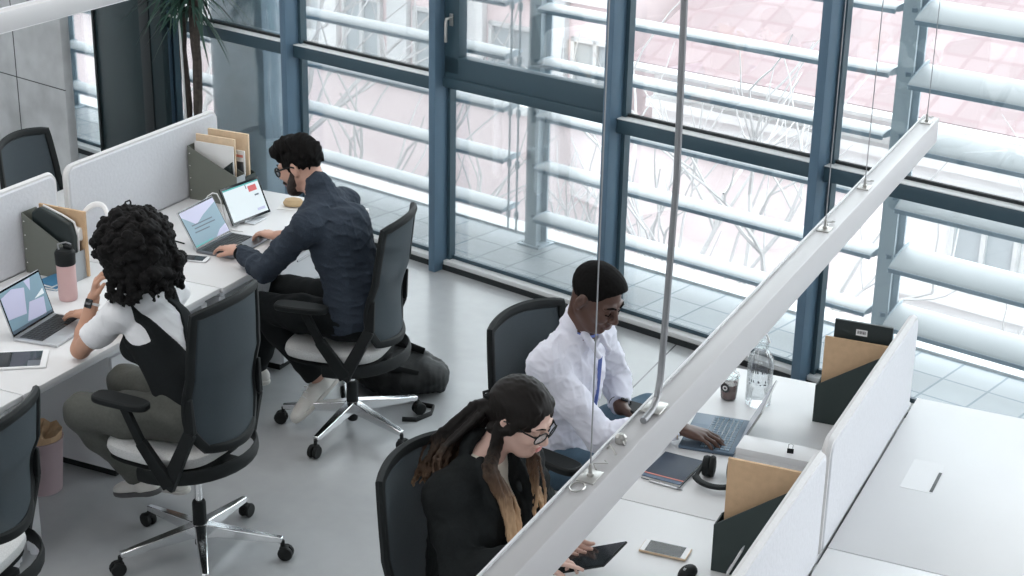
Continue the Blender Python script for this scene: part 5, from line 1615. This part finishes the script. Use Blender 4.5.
# ------------------------------------------------------------------ man in the white shirt
def man_white():
    O_ = A3(-2.15, 5.15, 0)
    J = dict(pelvis=A3(-2.22, 5.18, .60), waist=A3(-2.215, 5.185, .76), chest=A3(-2.19, 5.185, .935), neck=A3(-2.155, 5.185, 1.095),
             shL=A3(-2.16, 5.375, 1.035), shR=A3(-2.205, 5.005, 1.03), fwd=A3(1, -.08, 0))
    elR, wrR = A3(-1.985, 5.02, .785), A3(-1.745, 5.205, .795)
    elL, wrL = A3(-2.12, 5.50, .80), A3(-2.035, 5.345, .755)
    hd = A3(-2.075, 5.155, 1.268); Fh = frame(A3(.85, -.22, -.48))
    hipL, hipR = A3(-2.19, 5.29, .60), A3(-2.21, 5.08, .60)
    knL, knR = A3(-2.05, 5.68, .59), A3(-1.76, 5.06, .57)
    anL, anR = A3(-2.00, 5.74, .12), A3(-1.74, 5.08, .12)
    s = SDF(.0042)
    torso_sdf(s, J, -.006)
    Wf = head_sdf(s, hd, Fh, J['neck'], True, 1.0, 1.0)
    arm_sdf(s, J['shR'], elR, wrR, .050, .040, .028); arm_sdf(s, J['shL'], elL, wrL, .050, .040, .028)
    leg_sdf(s, hipL, knL, anL, anL + A3(.15, .05, -.09)); leg_sdf(s, hipR, knR, anR, anR + A3(.16, 0, -.09))
    hand_sdf(s, wrR, A3(.93, .02, -.10), A3(-.05, 0, 1), 1, (.25, .38, .30), .22, 1.04)
    hand_sdf(s, wrL, A3(.92, .18, -.28), A3(.1, .3, 1), -1, (.35, .4, .3), .1, 1.0)
    p = s.mesh('person', ['skin_deep'], origin=O_)
    tag(p, 'man in a white shirt looking down at the blue-grey laptop', 'person')
    face_marks(p, Wf, Fh, O_, 'hair_dark', 'lips_deep')
    # shirt
    s = SDF(.0046)
    torso_sdf(s, J, .014, k=.04)
    arm_sdf(s, J['shR'], elR, wrR + (elR - wrR) * .10, .060, .052, .038, .004, .022); arm_sdf(s, J['shL'], elL, wrL + (elL - wrL) * .18, .060, .052, .040, .004, .022)
    ncf = Fh[0] * A3(1, 1, 0)
    s.rc(J['neck'] + A3(0, 0, -.01), J['neck'] + A3(.004, 0, .045), .076, .074, .010)
    s.rc(J['neck'] + A3(.03, 0, .03), hd + A3(0, 0, -.06), .060, .060, .003, 'sub')
    fw = nrm(A3(1, -.1, 0)); lat = A3(.1, 1, 0)
    # open collar: points and V
    for sy in (-1, 1):
        s.rc(J['neck'] + fw * .050 + lat * sy * .046 + A3(0, 0, .030), J['neck'] + fw * .108 + lat * sy * .034 + A3(0, 0, -.050), .017, .008, .006)
    s.el(J['neck'] + fw * .105 + A3(0, 0, .005), (.034, .022, .060), frame(fw), .004, 'sub')
    s.plane(A3(0, 0, .56), A3(0, 0, -1))
    for a, b in ((elR, wrR), (elL, wrL)):
        n_ = nrm(b - a); c_ = b - n_ * .018; s.plane(c_, n_, c_ - .065, c_ + .065)
    w1, w2 = waves(53, 36, .0045, 6), folds(55, 36, .0065, 4)
    sh_ = s.mesh('shirt', ['shirt_white'], p, disp=lambda X, Y, Z: w1(X, Y, Z) + w2(X, Y, Z), origin=O_)
    # placket with blue trim down the front
    b = MB()
    pts = []
    fcs = nrm(np.cross(nrm(J['shL'] - J['shR']), nrm(J['neck'] - J['waist'])))
    for q in np.linspace(0, 1, 9):
        c_ = (J['neck'] + A3(0, 0, -.045)) * (1 - q) + J['waist'] * q
        rr_ = .098 + .030 * math.sin(PI * min(1, q * 1.15) * .5)
        pts.append(Vector(c_ + fcs * rr_ - O_))
    b.tube(pts, .0085, 6, flat=(.35, 1.0)); b.build('placket_trim', 'shirt_trim', sh_)
    b = MB()
    b.tube([Vector(J['neck'] + fw * .071 * math.cos(a) + lat * .069 * math.sin(a) + A3(0, 0, .048 - .035 * max(0, math.cos(a))) - O_) for a in np.linspace(-1.15, 1.15, 13)], .0055, 6)
    b.build('collar_trim', 'shirt_trim', sh_)
    # trousers
    s = SDF(.005)
    s.el(J['pelvis'] + A3(0, 0, -.01), (.125, .172, .10), None, .03)
    leg_sdf(s, hipL, knL, anL, r0=.086, r1=.066, r2=.054, inf=.006); leg_sdf(s, hipR, knR, anR, r0=.086, r1=.066, r2=.054, inf=.006)
    s.plane(A3(0, 0, .70), A3(0, 0, 1)); s.plane(A3(0, 0, .11), A3(0, 0, -1))
    w3 = waves(58, 34, .004, 6)
    s.mesh('trousers', ['denim'], p, disp=w3, origin=O_)
    # cropped hair
    s = SDF(.0042)
    e = lambda q, r_, k=.012, op='add': s.el(Wf(*q), r_, Fh, k, op)
    e((-.022, 0, .038), (.098, .081, .087)); e((.005, 0, .080), (.086, .068, .050), .02)
    e((.112, 0, .000), (.086, .098, .100), .010, 'sub')
    for sy in (-1, 1): e((.030, sy * .088, -.072), (.058, .05, .070), .010, 'sub')
    s.plane(Wf(-.03, 0, -.070), -Fh[2] + Fh[0] * .25)
    wv = waves(61, 260, .0014, 7)
    s.mesh('hair', ['hair_dark'], p, disp=wv, origin=O_)
    watch(p, wrR, elR, A3(0, -.4, 1), O_, 'gold_watch', 'gold_watch', .033)
    watch(p, wrL, elL, A3(.5, 0, 1), O_, 'screen_black', 'black_rubber', .034)
    shoe(p, anL, anL + A3(.2, .05, -.05), A3(0, 0, 1), ('black_cloth', 'sneaker_sole_dark', 'black_rubber'), O_)
    shoe(p, anR, anR + A3(.2, 0, -.05), A3(0, 0, 1), ('black_cloth', 'sneaker_sole_dark', 'black_rubber'), O_)
man_white()

# ------------------------------------------------------------------ woman in the black blazer
def woman_blazer():
    O_ = A3(-2.0, 4.1, 0)
    J = dict(pelvis=A3(-2.03, 4.05, .60), waist=A3(-2.04, 4.08, .755), chest=A3(-2.045, 4.13, .92), neck=A3(-2.035, 4.165, 1.07),
             shL=A3(-1.985, 4.335, 1.005), shR=A3(-2.085, 3.995, 1.005), fwd=A3(1, -.22, 0))
    elR, wrR = A3(-1.990, 3.915, .800), A3(-1.785, 3.990, .885)
    elL, wrL = A3(-1.985, 4.480, .785), A3(-1.800, 4.262, .790)
    hd = A3(-1.930, 4.220, 1.216); Fh = frame(A3(.86, -.14, -.41))
    hipL, hipR = A3(-2.00, 4.15, .60), A3(-2.02, 3.96, .60)
    knL, knR = A3(-1.60, 4.15, .575), A3(-1.60, 3.90, .575)
    anL, anR = A3(-1.62, 4.15, .10), A3(-1.62, 3.90, .10)
    s = SDF(.0042)
    torso_sdf(s, J, -.010, .90, .8)
    Wf = head_sdf(s, hd, Fh, J['neck'], False, .96, .97)
    arm_sdf(s, J['shR'], elR, wrR, .042, .036, .025); arm_sdf(s, J['shL'], elL, wrL, .042, .036, .025)
    leg_sdf(s, hipL, knL, anL, anL + A3(.15, 0, -.07)); leg_sdf(s, hipR, knR, anR, anR + A3(.15, 0, -.07))
    hand_sdf(s, wrL, A3(.80, -.55, .22), A3(.25, .45, -.85), -1, (.05, .15, .15), .05, .92, thumb=(.45, .45))
    hand_sdf(s, wrR, A3(.84, .50, -.16), A3(.1, -.25, .95), -1, (.3, .55, .5), .06, .92, curls=[(.08, .12, .1), (.3, .5, .4), (.5, .7, .5), (.6, .8, .6)])
    hand = None
    p = s.mesh('person', ['skin_pale'], origin=O_)
    tag(p, 'woman with long ombre hair and glasses in a black blazer', 'person')
    face_marks(p, Wf, Fh, O_, 'hair_dark', 'lips_rose', .62)
    fw = nrm(np.cross(nrm(J['shL'] - J['shR']), A3(0, 0, 1))); lat = nrm(J['shL'] - J['shR'])
    # cream top
    s = SDF(.0046)
    torso_sdf(s, J, .002, .92, .85)
    s.rc(J['neck'], J['neck'] + A3(.01, 0, .045), .060, .056, .01)
    s.rc(J['neck'] + A3(.02, 0, .03), hd, .051, .05, .003, 'sub')
    s.plane(J['neck'] + A3(0, 0, .035), A3(0, 0, 1)); s.plane(A3(0, 0, .70), A3(0, 0, -1))
    s.mesh('top', ['cream_cloth'], p, disp=waves(70, 40, .002, 5), origin=O_)
    # blazer
    s = SDF(.0048)
    torso_sdf(s, J, .020, .95, .9, k=.04)
    arm_sdf(s, J['shR'], elR, wrR + (elR - wrR) * .12, .058, .052, .040, .004, .022); arm_sdf(s, J['shL'], elL, wrL + (elL - wrL) * .12, .058, .052, .040, .004, .022)
    s.rc(J['neck'] + A3(-.01, 0, -.005), J['neck'] + A3(-.012, 0, .030), .072, .070, .012)
    s.rc(J['neck'] + fw * .03 + A3(0, 0, .02), hd + A3(.01, 0, 0), .060, .056, .003, 'sub')
    # front opening
    def opening(X, Y, Z):
        f_ = (X - J['neck'][0]) * fw[0] + (Y - J['neck'][1]) * fw[1]; l_ = (X - J['neck'][0]) * lat[0] + (Y - J['neck'][1]) * lat[1]; dz_ = J['neck'][2] + .03 - Z
        return np.maximum(np.maximum(np.abs(l_) - np.clip(.062 - .155 * dz_, -.02, .07), .0 - f_), Z - 1.2)
    s.add(opening, J['neck'] - A3(.25, .25, .45), J['neck'] + A3(.25, .25, .15), .004, 'sub')
    for sy in (-1, 1):      # lapels
        P_ = [J['neck'] + fw * .045 + lat * sy * .066 + A3(0, 0, .035), J['neck'] + fw * .115 + lat * sy * .082 + A3(0, 0, -.09), J['neck'] + fw * .150 + lat * sy * .020 + A3(0, 0, -.30)]
        s.chain(P_, [.014, .024, .010], .008)
    s.plane(A3(0, 0, .50), A3(0, 0, -1))
    for a, b in ((elR, wrR), (elL, wrL)):
        n_ = nrm(b - a); c_ = b - n_ * .016; s.plane(c_, n_, c_ - .06, c_ + .06)
    w1, w2 = waves(73, 28, .0035, 6), folds(75, 26, .0045, 4)
    bl = s.mesh('blazer', ['black_wool'], p, disp=lambda X, Y, Z: w1(X, Y, Z) + w2(X, Y, Z), origin=O_)
    b = MB()
    cb = J['chest'] * .4 + J['waist'] * .6 + fw * .150 + lat * -.03 - O_
    M = Matrix((Vector(lat), Vector((0, 0, 1)), Vector(fw))).transposed()
    b.lathe([(.004, .004), (.011, .004), (.0115, .002), (.0115, 0)][::-1], tuple(cb), 14, M); b.build('button', 'black_plastic', bl)
    # trousers
    s = SDF(.0055)
    s.el(J['pelvis'] + A3(0, 0, -.01), (.122, .168, .10), None, .03)
    leg_sdf(s, hipL, knL, anL, r0=.084, r1=.062, r2=.05, inf=.004); leg_sdf(s, hipR, knR, anR, r0=.084, r1=.062, r2=.05, inf=.004)
    s.plane(A3(0, 0, .70), A3(0, 0, 1)); s.plane(A3(0, 0, .09), A3(0, 0, -1))
    s.mesh('trousers', ['black_cloth'], p, disp=waves(78, 34, .003, 6), origin=O_)
    # hair: smooth crown with a side parting, long waves over the shoulders
    s = SDF(.0042)
    e = lambda q, r_, k=.014, op='add': s.el(Wf(*q), np.asarray(r_), Fh, k, op)
    e((-.020, 0, .036), (.104, .086, .093)); e((-.070, 0, .000), (.060, .075, .080), .03)
    for sy in (-1, 1):   # hair drawn from the parting down past the temples
        for q in (0, 1, 2):
            t_ = q * .009
            s.chain([Wf(.024 - t_, sy * .004, .116), Wf(.053 - t_, sy * (.040 + t_ * .5), .086), Wf(.042 - t_, sy * (.068 + t_ * .3), .036), Wf(.020 - t_, sy * (.081 + t_ * .1), -.015), Wf(-.012 - t_, sy * .085, -.045), Wf(-.050, sy * .078, -.055)], [.007, .009, .009, .009, .012, .015], .008)
    e((.120, 0, -.004), (.076, .060, .090), .005, 'sub')
    e((.100, 0, -.070), (.080, .062, .080), .005, 'sub')
    rg = np.random.RandomState(5)
    def lock(P, r0, r1, amp=.010, nn=9, strands=5, sp=.014, k_=.006):
        P = [np.asarray(q, float) for q in P]
        for k in range(strands):
            off = rg.normal(size=3) * sp * A3(1, 1, .3); ph = rg.uniform(0, 6.3); pts = []
            for q in np.linspace(0, 1, nn):
                x = q * (len(P) - 1); i = min(int(x), len(P) - 2); f_ = x - i
                c_ = P[i] * (1 - f_) + P[i + 1] * f_
                pts.append(c_ + off * (.5 + .7 * q) + amp * q * A3(math.sin(q * 9 + ph), math.cos(q * 8 + ph), 0))
            s.chain(pts, list(np.linspace(r0, r1, nn)), k_)
    NK = J['neck']
    # near side (her right): falls from behind the ear over the chest
    lock([Wf(-.03, -.080, -.03), Wf(-.005, -.088, -.10), NK + fw * .095 + lat * -.085 + A3(0, 0, .03), NK + fw * .150 + lat * -.062 + A3(0, 0, -.08), NK + fw * .165 + lat * -.050 + A3(0, 0, -.20), NK + fw * .175 + lat * -.015 + A3(0, 0, -.285)], .0115, .0060, .012, 15, 14, .013)
    # far side
    lock([Wf(.01, .088, -.02), Wf(.03, .090, -.10), NK + fw * .125 + lat * .075 + A3(0, 0, .015), NK + fw * .160 + lat * .075 + A3(0, 0, -.12), NK + fw * .15 + lat * .08 + A3(0, 0, -.21)], .0070, .0032, .016, 14, 9, .014)
    # back, gathered by the clip and spread over the right shoulder
    lock([Wf(-.085, -.045, .02), Wf(-.13, -.050, -.035), NK + fw * -.115 + lat * -.075 + A3(0, 0, .045), NK + fw * -.110 + lat * -.120 + A3(0, 0, -.005), NK + fw * -.095 + lat * -.160 + A3(0, 0, -.060)], .0105, .0040, .012, 13, 16, .017)
    lock([Wf(-.085, 0, .00), Wf(-.12, -.01, -.07), NK + fw * -.12 + lat * -.02 + A3(0, 0, .0), NK + fw * -.135 + lat * -.03 + A3(0, 0, -.12)], .014, .006, .010, 11, 14, .022)
    wv = waves(81, 200, .0022, 7, (1, 1, .16))
    h_ = s.mesh('hair', ['hair_ombre'], p, disp=wv, origin=A3(O_[0], O_[1], 0))
    cl = Wf(-.118, -.040, .005) - O_
    b = MB()
    M = Matrix((Vector(Fh[0]), Vector(Fh[1]), Vector(Fh[2]))).transposed()
    for q in (-1, 1): b.box(tuple(cl + Fh[2] * q * .012), (.022, .055, .012), rot=M, bev=.004)
    b.tube([Vector(cl - Fh[0] * .012 + Fh[2] * .018), Vector(cl - Fh[0] * .026), Vector(cl - Fh[0] * .012 - Fh[2] * .018)], .005, 6)
    b.build('hair_clip', 'black_plastic', h_)
    glasses(p, Wf, Fh, O_, rad=.0245)
    return wrL, wrR
woman_blazer()
# black tablet in her hands
up_ = Vector((-.46, -.02, .88)).normalized(); xv = Vector((.13, .99, .05)); xv = (xv - up_ * xv.dot(up_)).normalized()
Mh = Matrix((xv, up_.cross(xv), up_)).transposed()
tablet('black tablet held by the woman in the black blazer', Vector((-1.651, 4.129, .835)), Mh, .150, .205, 'black_plastic', [('phone_glass', -.068, .068, -.093, .093, 0)])

# ------------------------------------------------------------------ black backpack on the floor
def backpack():
    t = thing('backpack', 'black backpack lying on the floor behind the bearded man\'s chair', 'backpack', (-3.73, 6.60, 0), 0)
    t.scale = (1.22, 1.22, 1.12)
    O_ = A3(0, 0, 0)
    s = SDF(.006)
    s.el(A3(-.02, 0, .085), (.235, .150, .090), None, .03); s.el(A3(.13, -.02, .075), (.120, .125, .075), None, .04); s.el(A3(-.15, .03, .08), (.11, .12, .08), None, .04)
    s.el(A3(.04, -.10, .065), (.13, .07, .06), None, .03)
    s.plane(A3(0, 0, .004), A3(0, 0, -1))
    w1, w2 = waves(91, 30, .013, 7), waves(92, 80, .006, 8)
    b_ = s.mesh('bag_body', ['bag_black'], t, disp=lambda X, Y, Z: w1(X, Y, Z) + w2(X, Y, Z), origin=O_)
    s = SDF(.006)
    s.el(A3(.03, -.135, .070), (.12, .045, .055), None, .02)
    w3 = waves(93, 60, .007, 7)
    s.plane(A3(0, 0, .010), A3(0, 0, -1))
    s.mesh('front_pocket', ['bag_black'], t, disp=w3, origin=O_)
    for k, P in enumerate(([(-.16, -.06, .165), (-.06, -.13, .175), (.06, -.15, .15), (.16, -.10, .12)], [(-.12, .05, .175), (0, .02, .195), (.12, .03, .165)])):
        b = MB(); b.tube(P, .014, 8, flat=(.4, 1.6)); b.build('shoulder_strap', 'bag_black', t)
    b = MB(); b.tube([(.13, -.12, .04), (.20, -.15, .012), (.255, -.14, .008), (.275, -.20, .007), (.25, -.28, .007), (.20, -.30, .007)], .010, 8, flat=(.5, 1.3)); b.build('loose_strap', 'black_rubber', t)
    b = MB(); b.box((.145, -.125, .035), (.04, .03, .014), rot=.3, bev=.004); b.build('buckle', 'black_plastic', t)
    b = MB(); b.tube([(-.20, -.02, .150), (-.235, 0, .185), (-.20, .03, .170)], .009, 8); b.build('grab_handle', 'bag_black', t)
backpack()
